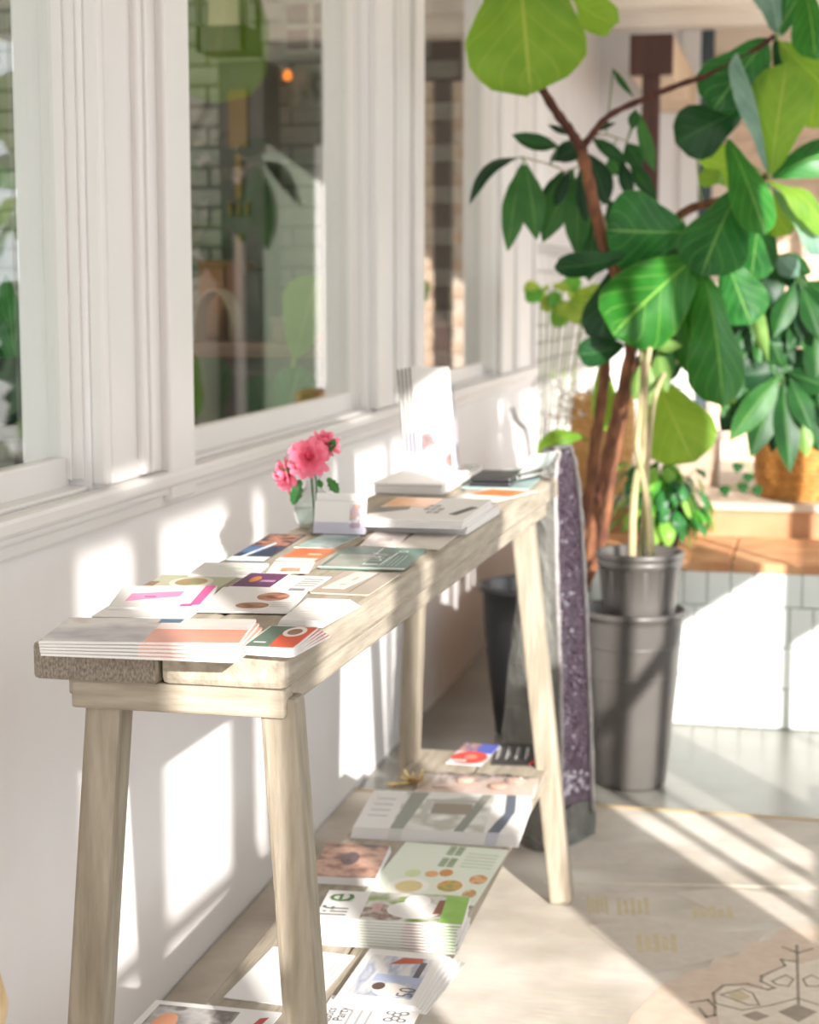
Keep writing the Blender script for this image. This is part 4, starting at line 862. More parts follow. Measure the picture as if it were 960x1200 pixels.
FL = [  # base(px,py,Y) tip width material twist bow fold wave droop
    ((606, -70, 4.74), (622, 110, 4.66), 142, 'b', 0, .02, .06, .04, 0),
    ((668, -10, 4.80), (716, 30, 4.72), 52, 'b', 35, .1, .1, .05, .1),
    ((650, -30, 4.83), (640, 22, 4.76), 50, 'd', -30, .1, .1, .05, .1),
    ((900, 46, 4.90), (836, 128, 4.84), 84, 'd', 8, .08, .15, .03, 0),
    ((872, 128, 4.98), (792, 168, 4.96), 66, 'k', 10, .1, .1, .03, 0),
    ((899, 198, 4.86), (864, 62, 4.82), 44, 's', 58, .05, .35, .02, 0),
    ((903, 204, 4.87), (922, 74, 4.84), 76, 'b', -6, .04, .1, .02, 0),
    ((904, 208, 4.92), (990, 172, 4.95), 52, 'd', -25, .1, .2, .02, .1),
    ((853, 163, 4.80), (897, 275, 4.72), 52, 'g', -22, .06, .2, .02, 0),
    ((850, 214, 4.92), (822, 206, 4.88), 26, 'b', 40, .3, .2, .05, .2),
    ((866, 222, 4.84), (822, 322, 4.74), 84, 'd', 12, .08, .16, .03, 0),
    ((806, 272, 4.84), (712, 270, 4.76), 94, 'd', -8, .06, .14, .03, .05),
    ((822, 296, 4.80), (718, 392, 4.68), 104, 'g', 14, .07, .1, .03, 0),
    ((826, 318, 4.78), (848, 476, 4.70), 68, 'g', -18, .06, .35, .05, 0),
    ((818, 455, 4.80), (862, 470, 4.74), 22, 'b', 60, .1, .2, .04, 0),
    ((800, 330, 4.86), (815, 440, 4.80), 44, 'g', 30, .06, .2, .04, 0),
    ((942, -20, 4.80), (956, 70, 4.74), 48, 'g', -20, .06, .2, .02, 0),
    ((912, 40, 4.88), (894, -40, 4.86), 42, 's', 30, .06, .3, .02, 0),
    ((916, 42, 4.9), (934, -40, 4.9), 44, 'd', -20, .06, .3, .02, 0),
    ((914, 50, 4.92), (985, 120, 4.9), 60, 'b', 0, .06, .1, .02, 0),
    ((908, 46, 4.95), (936, 100, 4.95), 40, 'k', 0, .06, .1, .02, 0),
    ((960, 90, 5.0), (950, 150, 4.98), 60, 'b', 10, .06, .1, .02, 0),
    ((902, 212, 4.88), (972, 268, 4.84), 42, 'b', -48, .14, .2, .04, .1),
    ((900, 216, 4.9), (968, 295, 4.86), 40, 's', -58, .10, .3, .04, .05),
    ((896, 225, 4.95), (925, 275, 4.94), 42, 'b', 10, .1, .1, .03, 0),
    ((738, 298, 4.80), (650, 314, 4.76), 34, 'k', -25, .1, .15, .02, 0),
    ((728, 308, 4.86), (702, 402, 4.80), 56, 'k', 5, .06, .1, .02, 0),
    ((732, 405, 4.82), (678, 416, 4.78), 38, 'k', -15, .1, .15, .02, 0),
    ((770, 445, 5.02), (812, 542, 4.96), 84, 'b', 4, .05, .08, .03, 0),
    ((706, 420, 4.97), (712, 505, 4.95), 34, 'b', 15, .06, .1, .02, 0),
    ((684, 512, 4.92), (630, 528, 4.86), 30, 'b', 30, .28, .2, .02, .1),
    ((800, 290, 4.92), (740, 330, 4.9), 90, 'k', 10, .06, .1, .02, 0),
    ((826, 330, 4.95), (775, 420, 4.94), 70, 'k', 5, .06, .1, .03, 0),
    ((850, 300, 4.95), (880, 380, 4.92), 60, 'd', 0, .06, .1, .02, 0),
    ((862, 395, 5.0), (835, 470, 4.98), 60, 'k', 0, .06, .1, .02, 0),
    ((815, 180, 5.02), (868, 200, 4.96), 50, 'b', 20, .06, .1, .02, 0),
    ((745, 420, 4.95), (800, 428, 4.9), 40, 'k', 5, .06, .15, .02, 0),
    ((896, 226, 4.98), (880, 330, 4.98), 54, 'd', 10, .06, .1, .02, 0),
]
for bs, tp, wp, mk, tw, bow, fo, wa, dr in FL:
    px_leaf(fig, STEMS, bs, tp, wp, LF[mk], P_FID, tw, bow, fo, wa, dr)

# ================================================================== UMBRELLA TREE in the nested pots
um = empty('umbrella_tree', (PC2[0], PC2[1], .59), 'umbrella tree with pale braided trunks and long drooping leaflets in the nested pots', 'plant')
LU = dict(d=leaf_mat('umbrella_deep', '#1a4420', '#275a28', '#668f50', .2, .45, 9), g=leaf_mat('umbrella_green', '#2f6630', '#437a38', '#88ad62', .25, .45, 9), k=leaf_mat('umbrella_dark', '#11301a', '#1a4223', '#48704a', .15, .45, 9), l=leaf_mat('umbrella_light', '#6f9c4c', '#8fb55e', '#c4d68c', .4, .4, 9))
bz = Vector((PC2[0], PC2[1], .585))
sA = [PX(741, 655, 4.56), PX(742, 600, 4.55), PX(746, 560, 4.56), PX(754, 530, 4.58), PX(756, 472, 4.60), PX(764, 400, 4.72), PX(800, 330, 5.0), PX(880, 300, 5.1), PX(935, 320, 5.06)]
sB = [PX(764, 656, 4.56), PX(759, 590, 4.57), PX(750, 545, 4.56), PX(747, 520, 4.55), PX(751, 470, 4.6), PX(752, 420, 4.7), PX(735, 330, 4.95), PX(700, 240, 5.05), PX(676, 186, 5.02)]
sC = [PX(752, 656, 4.60), PX(756, 590, 4.60), PX(760, 525, 4.60), PX(771, 455, 4.65), PX(800, 420, 4.9), PX(870, 400, 5.1), PX(922, 438, 5.05)]
sD = [PX(700, 240, 5.05), PX(660, 200, 4.98), PX(613, 184, 4.92)]
sE = [PX(676, 186, 5.02), PX(700, 158, 5.0), PX(735, 165, 5.0)]
sF = [PX(880, 300, 5.1), PX(878, 320, 5.06)]
US = []
for pts, r0, r1 in ((sA, .0115, .005), (sB, .011, .004), (sC, .010, .004), (sD, .0035, .002), (sE, .0035, .002), (sF, .003, .002)):
    q = spline(pts, 6); US.append(q); k = len(q)
    if r0 > .005: q[0] = q[0]-Vector((0, 0, .02))
    MB().tube(q, [r0+(r1-r0)*i/(k-1) for i in range(k)], 7).build('stem', M_PALEBARK, um, True)
UL = [  # left cluster and middle
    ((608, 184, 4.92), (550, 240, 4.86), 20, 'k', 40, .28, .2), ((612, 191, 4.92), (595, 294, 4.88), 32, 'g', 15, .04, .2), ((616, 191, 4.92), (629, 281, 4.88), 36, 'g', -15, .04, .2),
    ((655, 172, 4.97), (600, 158, 4.92), 22, 'd', -20, .12, .2), ((645, 188, 5.0), (690, 165, 4.95), 26, 'k', 10, .1, .2),
    ((672, 198, 5.0), (636, 284, 4.95), 36, 'g', 10, .05, .15), ((678, 205, 5.0), (676, 300, 4.95), 34, 'g', -6, .05, .15), ((668, 200, 4.98), (650, 243, 4.95), 16, 'k', 10, .05, .2),
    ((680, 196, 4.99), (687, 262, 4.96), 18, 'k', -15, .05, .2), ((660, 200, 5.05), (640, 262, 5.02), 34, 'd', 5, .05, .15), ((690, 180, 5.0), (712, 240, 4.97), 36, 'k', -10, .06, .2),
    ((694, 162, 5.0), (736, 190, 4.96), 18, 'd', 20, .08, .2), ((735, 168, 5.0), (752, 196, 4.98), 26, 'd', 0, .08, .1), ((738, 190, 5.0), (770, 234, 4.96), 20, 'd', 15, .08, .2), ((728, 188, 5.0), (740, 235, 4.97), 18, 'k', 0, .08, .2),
    ((715, 182, 5.02), (728, 206, 5.0), 26, 'g', 0, .08, .1), ((668, 158, 4.9), (642, 146, 4.88), 8, 'k', 0, .1, .2), ((718, 80, 4.95), (743, 114, 4.92), 8, 'd', 10, .15, .2), ((748, 132, 4.95), (768, 202, 4.92), 20, 'g', 30, .08, .25), ((692, 153, 4.95), (722, 144, 4.93), 8, 'k', 0, .1, .2), ((745, 128, 4.95), (741, 152, 4.93), 14, 'd', 0, .1, .2),
    ((700, 240, 5.06), (690, 330, 5.04), 44, 'd', 10, .05, .1), ((715, 235, 5.06), (740, 300, 5.04), 40, 'd', -10, .05, .1),
    # right clusters
    ((932, 332, 5.0), (906, 396, 4.94), 28, 'd', 10, .05, .25), ((940, 336, 5.0), (962, 400, 4.94), 26, 'd', -10, .05, .25), ((945, 330, 5.0), (990, 360, 4.96), 30, 'd', 0, .1, .2), ((936, 324, 5.02), (912, 300, 5.0), 28, 's', 0, .1, .2), ((938, 335, 5.0), (940, 400, 4.98), 22, 'k', 0, .05, .2),
    ((877, 326, 5.0), (901, 426, 4.94), 20, 'l', 25, .05, .3), ((872, 325, 5.02), (862, 392, 5.0), 28, 'd', 0, .05, .2), ((885, 320, 5.02), (912, 360, 5.0), 34, 'k', 0, .05, .2), ((880, 330, 5.04), (930, 395, 5.02), 36, 'd', 10, .05, .2),
    ((914, 440, 4.98), (855, 516, 4.92), 34, 'g', 12, .05, .2), ((912, 446, 4.99), (880, 536, 4.93), 36, 'd', 5, .05, .2), ((918, 448, 4.98), (926, 554, 4.92), 32, 'd', 0, .05, .25), ((926, 444, 4.98), (952, 506, 4.92), 28, 'd', -12, .05, .25),
    ((940, 490, 5.0), (946, 536, 4.98), 20, 'l', 0, .05, .2), ((915, 450, 5.02), (905, 530, 5.0), 30, 'k', 0, .05, .2), ((922, 436, 5.0), (975, 455, 4.95), 34, 'd', 0, .08, .2), ((912, 436, 5.02), (862, 440, 5.0), 44, 'k', 0, .08, .2), ((905, 440, 5.03), (848, 470, 5.02), 44, 'd', 0, .08, .2), ((918, 432, 5.02), (905, 400, 5.0), 34, 'd', 0, .08, .2),
    ((875, 470, 5.06), (845, 505, 5.04), 34, 'k', 0, .05, .2), ((955, 380, 5.0), (958, 460, 4.96), 30, 'd', 0, .05, .2), ((760, 420, 4.75), (742, 470, 4.72), 22, 'l', 0, .05, .2), ((770, 410, 4.75), (782, 460, 4.72), 22, 'l', 10, .05, .2), ((764, 405, 4.72), (800, 405, 4.7), 16, 'l', 10, .1, .2), ((756, 418, 4.75), (764, 478, 4.73), 20, 'l', 10, .05, .2), ((772, 400, 4.76), (790, 440, 4.74), 20, 'g', 10, .05, .2)]
for nx_, ny_, Yn, cnt in ((893, 372, 5.06, 7), (948, 410, 5.06, 7), (868, 425, 5.08, 6), (958, 352, 5.04, 6), (905, 300, 5.1, 6), (940, 470, 5.1, 6)):
    for j in range(cnt):
        a_ = math.radians(20+140*j/(cnt-1)+random.uniform(-10, 10)); r_ = random.uniform(52, 78)
        UL.append(((nx_, ny_, Yn), (nx_+r_*math.cos(a_)*.8, ny_+r_*math.sin(a_), Yn-.05), random.uniform(24, 34), 'dkdgd'[j % 5], random.uniform(-20, 20), .06, .22))
LU['s'] = LF['s']
for bs, tp, wp, mk, tw, bow, fo in UL:
    px_leaf(um, US, bs, tp, wp, LU[mk], P_ELL, tw, bow, fo, .02, 0, True, nu=12, nv=6)

# ================================================================== BUSHY LEDGE PLANT
bp0 = PX(776, 640, 5.5); bp0 = Vector((bp0.x, 5.5, ZH))
bpt = pot('plant_pot', 'small dark pot on the terracotta ledge hidden under bright green foliage', (bp0.x, bp0.y), ZH+.0006, [(0, 0), (.05, 0), (.068, .1), (.074, .105), (.074, .118), (.068, .118), (.06, .1), (0, .095)], M_BLACK, 0, 0)
bu = empty('bushy_plant', bp0+Vector((0, 0, .1)), 'bushy bright green plant with drooping pointed leaves on the terracotta ledge', 'plant')
LB = [leaf_mat('bush_green', '#3f8f34', '#5cab40', '#a4cf6c', .4, tcol='#8fd04a'), leaf_mat('bush_deep', '#1f5a2c', '#2f7538', '#6fa35a', .25), leaf_mat('bush_lime', '#7fbb45', '#9bcf5c', '#c9e08c', .45)]
for k in range(170):
    a_ = random.uniform(0, 2*math.pi); h_ = random.uniform(-.02, .17); r_ = random.uniform(.03, .125)
    c0 = bp0+Vector((0, 0, .1)); s_ = c0+Vector((math.cos(a_)*r_, math.sin(a_)*r_*.8, h_)); out = Vector((math.cos(a_), math.sin(a_)*.8, 0))
    t_ = s_+out*random.uniform(.03, .065)+Vector((0, 0, -random.uniform(.03, .10)))
    g = leaf_geo(s_, t_, random.uniform(.034, .052), out+Vector((0, 0, .8)), P_ELL, .18, .2, .03, k, 8, 4); k0 = len(g.v)
    g.tube(spline([c0+Vector((math.cos(a_)*.02, math.sin(a_)*.02, 0)), (c0+s_)/2+out*.01+Vector((0, 0, .02)), s_], 3), .0014, 4); g.uv += [(.02, .5)]*(len(g.v)-k0)
    g.build('leaf', LB[0 if random.random() < .5 else (1 if random.random() < .6 else 2)], bu, True)

# ================================================================== PALE PLANT WITH THIN STEMS by the brick wall
q0 = Vector((-1.0, 6.35, 0))
pp = pot('plant_pot', 'small white pot on the floor by the wall beyond the ledges', (q0.x, q0.y), .0006, [(0, 0), (.05, 0), (.065, .1), (.07, .104), (.07, .116), (.063, .116), (.058, .1), (0, .095)], M_TRIM, 0, 0)
lp = empty('leafy_houseplant', q0+Vector((0, 0, .1)), 'pale yellow-green houseplant on tall thin stems before the painted brick wall', 'plant')
tops = [(642, 345), (660, 330), (676, 340), (690, 335), (650, 360), (668, 352), (634, 338), (684, 362)]
for k, (x, y) in enumerate(tops):
    T = PX(x, y, 6.3+.02*(k % 3)); q = spline([q0+Vector((random.uniform(-.03, .03), random.uniform(-.03, .03), .09)), (q0+T)/2+Vector((.02, 0, .1)), T], 5)
    MB().tube(q, .003, 5).build('stem', M_STEM, lp, True)
    for j in range(3):
        a_ = random.uniform(0, 6.28); e_ = T+Vector((math.cos(a_)*.07, math.sin(a_)*.05, -random.uniform(.0, .09)))
        leaf_geo(T, e_, .065, (CP-T)+Vector((0, 0, 2)), P_OVL, .1, .1, .06, k+j, 10, 6).build('leaf', leaf_mat('pale_houseplant', '#8fae3c', '#b0c655', '#d3de90', .45, tcol='#c5dc5a') if (k+j) % 3 else LB[0], lp, True)

# ================================================================== BASKETS, FEATHERY SHAPE, PLANTER ON THE LEDGES
def basket(name, label, c, z0, prof, m, rows, group=None, handle=False):
    o = empty(name, (c[0], c[1], z0), label, 'basket', group)
    b = MB(); nseg = 60
    H_ = prof[-1][1]
    def rad(z):
        for (r0, z0_), (r1, z1_) in zip(prof, prof[1:]):
            if z <= z1_: return r0+(r1-r0)*(z-z0_)/(z1_-z0_)
        return prof[-1][0]
    for i in range(rows):
        z = H_*(i+.5)/rows; R_ = rad(z)
        pts = [Vector((c[0]+(R_+.004*(1 if (k+i) % 2 else -1))*math.cos(2*math.pi*k/nseg), c[1]+(R_+.004*(1 if (k+i) % 2 else -1))*math.sin(2*math.pi*k/nseg), z0+z)) for k in range(nseg+1)]
        b.tube(pts, H_/rows*.62, 5, False)
    tag(b.build('woven_strands', m, o, True), kind='stuff')
    MB().lathe([(0, .001), (prof[0][0]-.002, .001), (prof[0][0]-.002, .008), (0, .008)], (c[0], c[1], z0), 32).build('base', m, o)
    MB().lathe([(rad(z)-.006, z) for z in [H_*i/8 for i in range(9)]], (c[0], c[1], z0), 40).build('lining', m, o, True)
    MB().tube([Vector((c[0]+rad(H_)*math.cos(2*math.pi*k/40), c[1]+rad(H_)*math.sin(2*math.pi*k/40), z0+H_)) for k in range(41)], .009, 8, False).build('rim', m, o, True)
    return o
M_WICK = mat('golden_wicker', '#c98f4a', .6, '#a86f32', 40, bump=.5); M_STRAW = mat('pale_straw', '#d1a56a', .7, '#b98a4e', 40, bump=.5)
bc = PX(950, 585, 6.0)
basket('wicker_basket', 'round golden wicker basket sitting on the upper ledge', (bc.x+.005, 6.02), .6106, [(.165, 0), (.185, .08), (.182, .16), (.168, .24)], M_WICK, 14)
sb = PX(705, 560, 6.0)
basket('wicker_basket', 'tall pale straw basket standing behind the brown trunks', (sb.x, 6.02), .6106, [(.085, 0), (.10, .15), (.10, .26), (.095, .33)], M_STRAW, 18)
fe = empty('feathery_sprays', (sb.x-.06, 6.02, .8), 'white feathery dried sprays leaning out of the straw basket', 'dried flowers')
M_FEA = mat('white_plume', '#f1ede6', .8)  # white feathery tufts on thin strands
for k in range(26):
    e_ = PX(random.uniform(638, 695), random.uniform(440, 505), random.uniform(5.9, 6.1)); b_ = Vector((sb.x+random.uniform(-.05, .03), 6.02, .84))
    ax = e_-b_; g = MB()
    g.tube([b_, b_+ax*.5+Vector((0, 0, .02)), e_], .0012, 4)
    for j in range(14):
        p = b_+ax*(.35+.65*j/13)+Vector((0, 0, .01)); dd = Vector((random.uniform(-1, 1), random.uniform(-.6, .6), random.uniform(.2, 1.2))).normalized()*.022
        g.tube([p, p+dd*.6, p+dd], [.0028, .0024, .0006], 4)
    g.build('plume', M_FEA, fe, True)
tp = PX(820, 560, 6.3)
tq = empty('square_planter', (tp.x, 6.3, .61), 'taupe square planter on the upper ledge beside the golden basket', 'planter')
b = MB().box((tp.x-.07, 6.23, .6106), (tp.x+.07, 6.37, .78)); b.build('planter_body', mat('taupe_ceramic', '#b5a08e', .5, '#a8937f', 8), tq, bevel=.006)
MB().box((tp.x-.078, 6.222, .7805), (tp.x+.078, 6.378, .80)).build('planter_rim', mat('pale_ceramic', '#d9cfc4', .4), tq, bevel=.004)
iv = empty('trailing_vine', (-.25, 5.93, .61), 'small dark green vine leaves lying on the upper ledge by the basket', 'plant')
for x, y in ((870, 572), (886, 575), (866, 548), (848, 575), (878, 560)):
    B = PX(x, y-6, 5.86); leaf_geo(B, PX(x+random.uniform(-4, 4), y+7, 5.83), .04, CP-B+Vector((0, 0, 1.5)), P_HRT, .1, .15, .02, x, 8, 6).build('leaf', LF['k'], iv, True)
MB().tube(spline([PX(848, 580, 5.9), PX(866, 566, 5.88), PX(880, 552, 5.88), PX(868, 538, 5.9)], 5), .003, 5).build('vine', M_STEM, iv, True)
# cable on the wall
MB().tube(spline([onx(600, 478, XW+.01), onx(604, 488, XW+.012), onx(611, 497, XW+.012), onx(618, 506, XW+.01), onx(624, 560, XW+.01)], 5), .006, 6).build('wall_cable', M_BLACK, None, True)
tag(bpy.data.objects['wall_cable'], 'short dark cable hanging on the white wall below the window sill', 'cable')

# ================================================================== THINGS INSIDE THE ROOM BEHIND THE GLASS
def IX(x, y, Y): return ony(x, y, Y)
M_DWOOD = mat('dark_cabinet_wood', '#2c2019', .5, '#1d1410', 10); M_CARD = mat('kraft_box', '#8a6444', .8, '#77543a', 8)
# long counter
cy0, cy1 = 5.55, 6.2; xl = IX(205, 410, cy0).x-.5; zc = IX(300, 402, cy0).z
ct = empty('display_counter', (-2.1, 5.9, 0), 'dark wooden counter inside the shop behind the middle window', 'counter')
MB().box((xl, cy0, zc-.05), (-1.45, cy1, zc)).build('counter_top', mat('counter_brown', '#6b4a30', .4, '#553822', 8, (.5, 4, 4)), ct, bevel=.006)
MB().box((xl+.03, cy0+.04, 0), (-1.5, cy1, zc-.051)).build('counter_body', M_DWOOD, ct)
for k in range(4):
    xk = xl+.06+k*.28; MB().box((xk, cy0+.02, .08), (xk+.25, cy0+.039, zc-.1)).build('counter_door', M_DWOOD, ct, bevel=.004)
# tall dark cabinet with shelves
x0 = IX(252, 200, 5.95).x; x1 = IX(306, 200, 5.95).x
cb = empty('tall_cabinet', ((x0+x1)/2, 6.1, zc), 'tall dark narrow cabinet with brass details standing on the inside counter', 'cabinet')
MB().box((x0, 6.0, zc+.0006), (x1, 6.19, 2.1)).build('cabinet_body', M_DWOOD, cb, bevel=.006)
M_BRASS = mat('brass', '#7d6232', .6)
xm = IX(275, 150, 5.95).x
MB().box((xm-.035, 5.985, 1.80), (xm+.035, 5.999, 2.0)).build('brass_plate', M_BRASS, cb, bevel=.003)
MB().box((xm-.012, 5.98, 1.62), (xm+.012, 5.999, 1.78)).build('brass_plate', M_BRASS, cb, bevel=.003)
MB().tube([(xm, 5.985, 1.25), (xm, 5.985, 1.5)], .012, 8).build('brass_handle', M_BRASS, cb, True)
for k in range(3): MB().tube([(xm-.03+k*.03, 5.985, 1.56), (xm-.03+k*.03, 5.985, 1.61)], .008, 6).build('brass_knob', M_BRASS, cb, True)
def ibox(x0_, y0_, x1_, y1_, Y, dep, m, label, name='storage_box', cat='box', lid=True):
    a = IX(x0_, y1_, Y); c = IX(x1_, y0_, Y); z0 = max(a.z, zc+.0006) if abs(a.z-zc) < .08 else a.z
    o = empty(name, ((a.x+c.x)/2, Y+dep/2, z0), label, cat)
    MB().box((a.x, Y, z0), (c.x, Y+dep, c.z-.02)).build('box_body', m, o, bevel=.004)
    if lid: MB().box((a.x-.004, Y-.004, c.z-.0195), (c.x+.004, Y+dep+.004, c.z)).build('lid', m, o, bevel=.003)
    return o
ibox(234, 305, 262, 408, 5.80, .14, M_CARD, 'tall brown box on the inside counter left of the darker one')
ibox(266, 306, 283, 408, 5.80, .14, mat('dark_kraft', '#6a4630', .8), 'narrow dark brown box on the inside counter')
ibox(288, 318, 304, 408, 5.80, .14, mat('nearly_black_box', '#22201e', .5), 'near-black upright box beside the brown boxes')
ibox(318, 372, 345, 408, 5.7, .12, mat('taupe_box', '#6b5a4c', .7), 'low taupe box on the inside counter')
ibox(346, 380, 398, 408, 5.6, .15, mat('amber_box', '#b9762a', .6, '#9a5c20', 5), 'amber orange wooden crate on the inside counter', 'crate', 'crate')
# arched card display
a = IX(228, 408, 5.62); b = MB()
ar = empty('arched_display', (a.x, 5.62, zc), 'pale arched paper display on the inside counter', 'display')
pts = [(a.x+.0+.13*(1-math.cos(t*math.pi/10))/2, zc+.001+.17*math.sin(t*math.pi/10)**.7) for t in range(11)]
for (xa, za), (xb, zb) in zip(pts, pts[1:]):
    b.add([(xa, 5.62, za), (xb, 5.62, zb), (xb, 5.74, zb), (xa, 5.74, za), (xa, 5.62, za+.006), (xb, 5.62, zb+.006), (xb, 5.74, zb+.006), (xa, 5.74, za+.006)], [(0, 3, 2, 1), (4, 5, 6, 7), (0, 1, 5, 4), (2, 3, 7, 6)])
b.build('arch', mat('parchment', '#b5a690', .7), ar)
MB().box((a.x-.06, 5.60, zc+.0006), (a.x-.03, 5.66, zc+.10)).build('folded_card', M_PAPERG, ar)
# wall frames
def frame(x0_, y0_, x1_, y1_, label, inner, nphoto):
    a = IX(x0_, y1_, 6.38); c = IX(x1_, y0_, 6.38)
    o = empty('wall_frame', ((a.x+c.x)/2, 6.39, a.z), label, 'picture')
    MB().box((a.x, 6.372, a.z), (c.x, 6.396, c.z)).build('frame', mat('sage_frame', '#8f978a', .5), o, bevel=.003)
    MB().box((a.x+.02, 6.370, a.z+.02), (c.x-.02, 6.3715, c.z-.02)).build('mat_board', inner, o)
    for i in range(nphoto):
        u = (i % 2)*.45+.1; v = (i//2)*.42+.12; W_ = c.x-a.x; H_ = c.z-a.z
        MB().box((a.x+u*W_, 6.368, a.z+v*H_), (a.x+(u+.36)*W_, 6.3695, a.z+(v+.34)*H_)).build('photo_print', photo('tiny_photo_%d' % i, ['#2c3a30', '#4a5a3c', '#6a4a5a', '#2a2a34'], 20), o)
frame(330, -6, 401, 68, 'sage frame with four small dark pictures on the grey brick wall', mat('mat_grey', '#b3b6ad', .7), 4)
frame(338, 76, 402, 130, 'lower sage frame with dark landscape on the grey brick wall', photo('landscape', ['#7d8478', '#3c4a38', '#a9ada2', '#55604c'], 6), 0)
# hanging planter box, top of middle window
a = IX(236, 55, 5.6); hb = empty('hanging_lantern', (IX(264, 60, 5.6).x, 5.6, a.z), 'dark hanging lantern with pale panes inside the middle window', 'lantern')
xa, xb = IX(236, 40, 5.55).x, IX(292, 40, 5.55).x; zt = IX(260, -20, 5.55).z; zb = IX(260, 62, 5.55).z
b = MB().box((xa, 5.5, zb), (xb, 5.68, zb+.08)).box((xa, 5.5, zt), (xb, 5.68, zt+.05))
for x in (xa, xb-.015):
    for y in (5.5, 5.665): b.box((x, y, zb), (x+.015, y+.015, zt))
b.build('lantern_cage', M_DWOOD, hb); MB().box((xa+.03, 5.53, zb+.081), (xb-.03, 5.65, zt-.02)).build('pale_panes', mat('dim_pane', '#a39b84', .3), hb)
MB().tube([((xa+xb)/2, 5.59, zt+.05), ((xa+xb)/2, 5.59, 2.66)], .008, 6).build('hanger', M_DWOOD, hb)
# small lit bulbs on a cord
for k, (x, y) in enumerate(((337, 88), (321, 135))):
    P_ = IX(x, y, 6.3); o = empty('string_bulb', P_, 'small glowing orange bulb hanging before the grey bricks', 'bulb', 'orange bulbs on the brick wall')
    MB().lathe([(0, -.022), (.012, -.018), (.018, -.004), (.013, .012), (.006, .02), (0, .021)], P_, 14).build('globe', emis('bulb_glow', '#ff8a30', 2.2), o, True)
    MB().tube([P_+Vector((0, 0, .019)), P_+Vector((0, .09, .05))], .004, 6).build('bulb_cord', M_DWOOD, o)
# inside plants
def arch_plant(name, label, base, n_, ln, wd, m, spread, zup):
    o = empty(name, base, label, 'plant')
    for k in range(n_):
        a_ = 2*math.pi*k/n_+random.uniform(-.2, .2); L_ = ln*random.uniform(.7, 1.1); out = Vector((math.cos(a_), math.sin(a_), 0))
        e_ = base+out*L_*spread+Vector((0, 0, zup*random.uniform(.5, 1.2)))
        leaf_geo(base, e_, wd, Vector((0, 0, 1))-out*.3, P_ELL, .28, .25, .02, k, 12, 4, 0, .12).build('leaf', m, o, True)
    return o
dz = IX(245, 300, 5.4)
dp = pot('plant_pot', 'dark ceramic pot on the inside counter with arching yellow-green leaves', (dz.x-.34, 5.75), zc+.0008, [(0, 0), (.06, 0), (.075, .12), (.07, .13), (.06, .12), (0, .11)], M_BLACK, 0, 0)
arch_plant('arching_plant', 'arching yellow-green houseplant inside the middle window', Vector((dz.x-.34, 5.75, zc+.115)), 22, .34, .045, leaf_mat('inside_lime', '#7d9a3c', '#a9bf5a', '#cfd98c', .4, .3), .75, .34)
sp0 = Vector((IX(25, 400, 3.3).x, 3.3, 0)); zsn = IX(25, 412, 3.3).z
sn = empty('plant_stand', (sp0.x, 3.3, 0), 'small dark table inside the near window holding a snake plant', 'table')
MB().lathe([(0, -.025), (.15, -.025), (.155, -.012), (.15, 0), (0, 0)], (sp0.x, 3.3, zsn-.14), 32).build('table_top', M_DWOOD, sn, True)
for k in range(3): MB().tube([(sp0.x+.1*math.cos(k*2.1), 3.3+.1*math.sin(k*2.1), zsn-.16), (sp0.x+.14*math.cos(k*2.1), 3.3+.14*math.sin(k*2.1), 0)], .012, 8).build('leg', M_DWOOD, sn)
pot('plant_pot', 'round dark pot of the snake plant inside the near window', (sp0.x, 3.3), zsn-.139, [(0, 0), (.05, 0), (.075, .05), (.08, .13), (.072, .13), (.066, .1), (0, .09)], M_BLACK, 0, 0)
so2 = empty('snake_plant', (sp0.x, 3.3, zsn-.04), 'snake plant with broad upright dark green leaves inside the near window', 'plant')
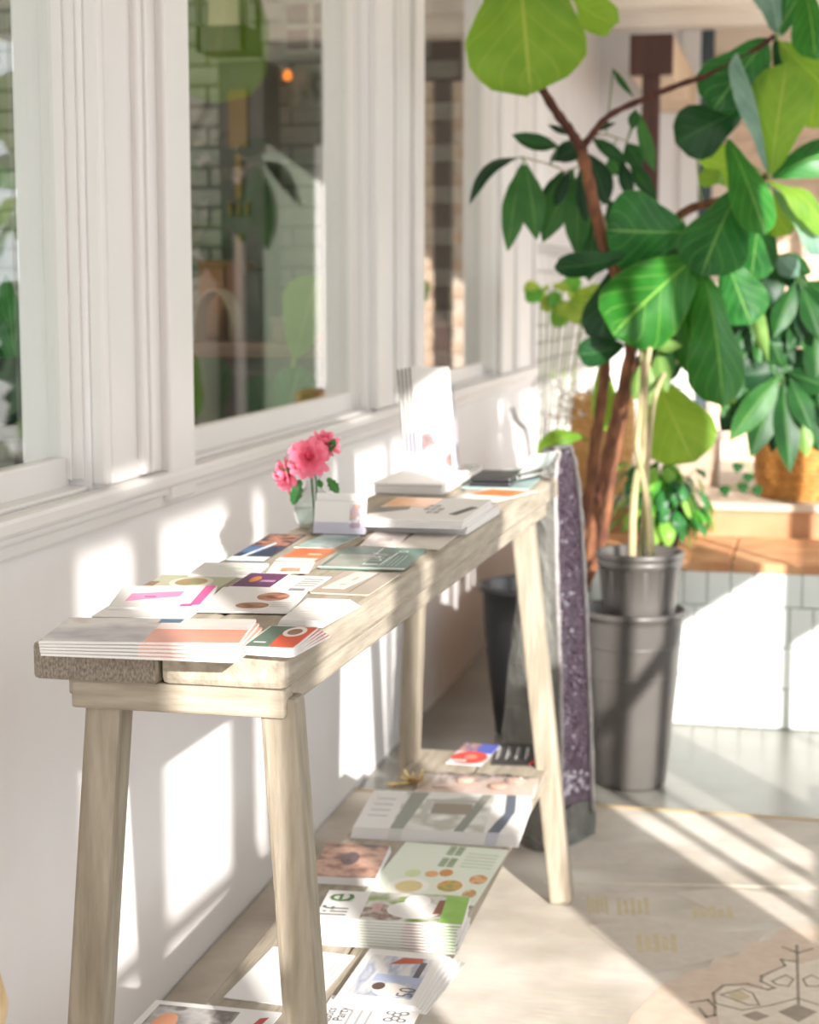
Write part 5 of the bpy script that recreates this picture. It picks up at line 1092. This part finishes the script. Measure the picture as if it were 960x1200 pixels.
for k in range(9):
    a_ = k*2.4; B = Vector((sp0.x+.03*math.cos(a_), 3.3+.03*math.sin(a_), zsn-.05)); T = B+Vector((.055*math.cos(a_), .05*math.sin(a_), random.uniform(.13, .22)))
    leaf_geo(B, T, .05, CP-B, [(0, .6), (.3, .9), (.6, 1), (.85, .6), (1, .03)], .04, .25, .01, k, 10, 4).build('leaf', LF['d'], so2, True)
# broad-leaf plant below counter level, middle window
bl0 = Vector((IX(290, 470, 4.9).x, 4.9, 0))
pot('plant_pot', 'large dark floor pot inside the middle window', (bl0.x, bl0.y), .0006, [(0, 0), (.12, 0), (.16, .3), (.165, .32), (.15, .32), (.14, .28), (0, .27)], M_BLACK, 0, 0)
bl = empty('broadleaf_plant', bl0+Vector((0, 0, .28)), 'broad-leaved dark green plant growing up behind the middle window sill', 'plant')
for (x, y), (x2, y2), wp, mk in (((250, 500), (236, 418), 66, 'k'), ((262, 500), (225, 470), 50, 'k'), ((330, 505), (352, 430), 52, 'd'), ((345, 420), (372, 322), 66, 'b'), ((390, 480), (412, 455), 40, 'd'), ((318, 505), (300, 440), 46, 'k')):
    B = IX(x, y, 4.9); T = IX(x2, y2, 4.85); g = leaf_geo(B, T, wp*4.9/F, CP-B, P_FID, .06, .12, .03, x, 12, 6); k0 = len(g.v)
    g.tube(spline([bl0+Vector((0, 0, .27)), (bl0+B)/2+Vector((0, 0, .2)), B], 4), .005, 5); g.uv += [(.02, .5)]*(len(g.v)-k0); g.build('leaf', LF[mk], bl, True)
# added globe and point light brighten the room behind the glass
pl = empty('pendant_lamp', (-2.6, 4.2, 2.2), 'round pendant lamp hanging inside the shop', 'lamp')
MB().lathe([(0, -.09), (.06, -.07), (.09, 0), (.06, .07), (0, .09)], (-2.6, 4.2, 2.2), 20).build('globe', emis('warm_globe', '#ffd9a8', 9), pl, True)
MB().tube([(-2.6, 4.2, 2.285), (-2.6, 4.2, 2.66)], .006, 6).build('cord', M_DWOOD, pl)
pt = bpy.data.lights.new('pendant_light', 'POINT'); pt.energy = 62; pt.color = (1, .93, .82); pt.shadow_soft_size = .1
po = bpy.data.objects.new('pendant_light', pt); COL.objects.link(po); po.location = (-2.6, 4.2, 2.0)
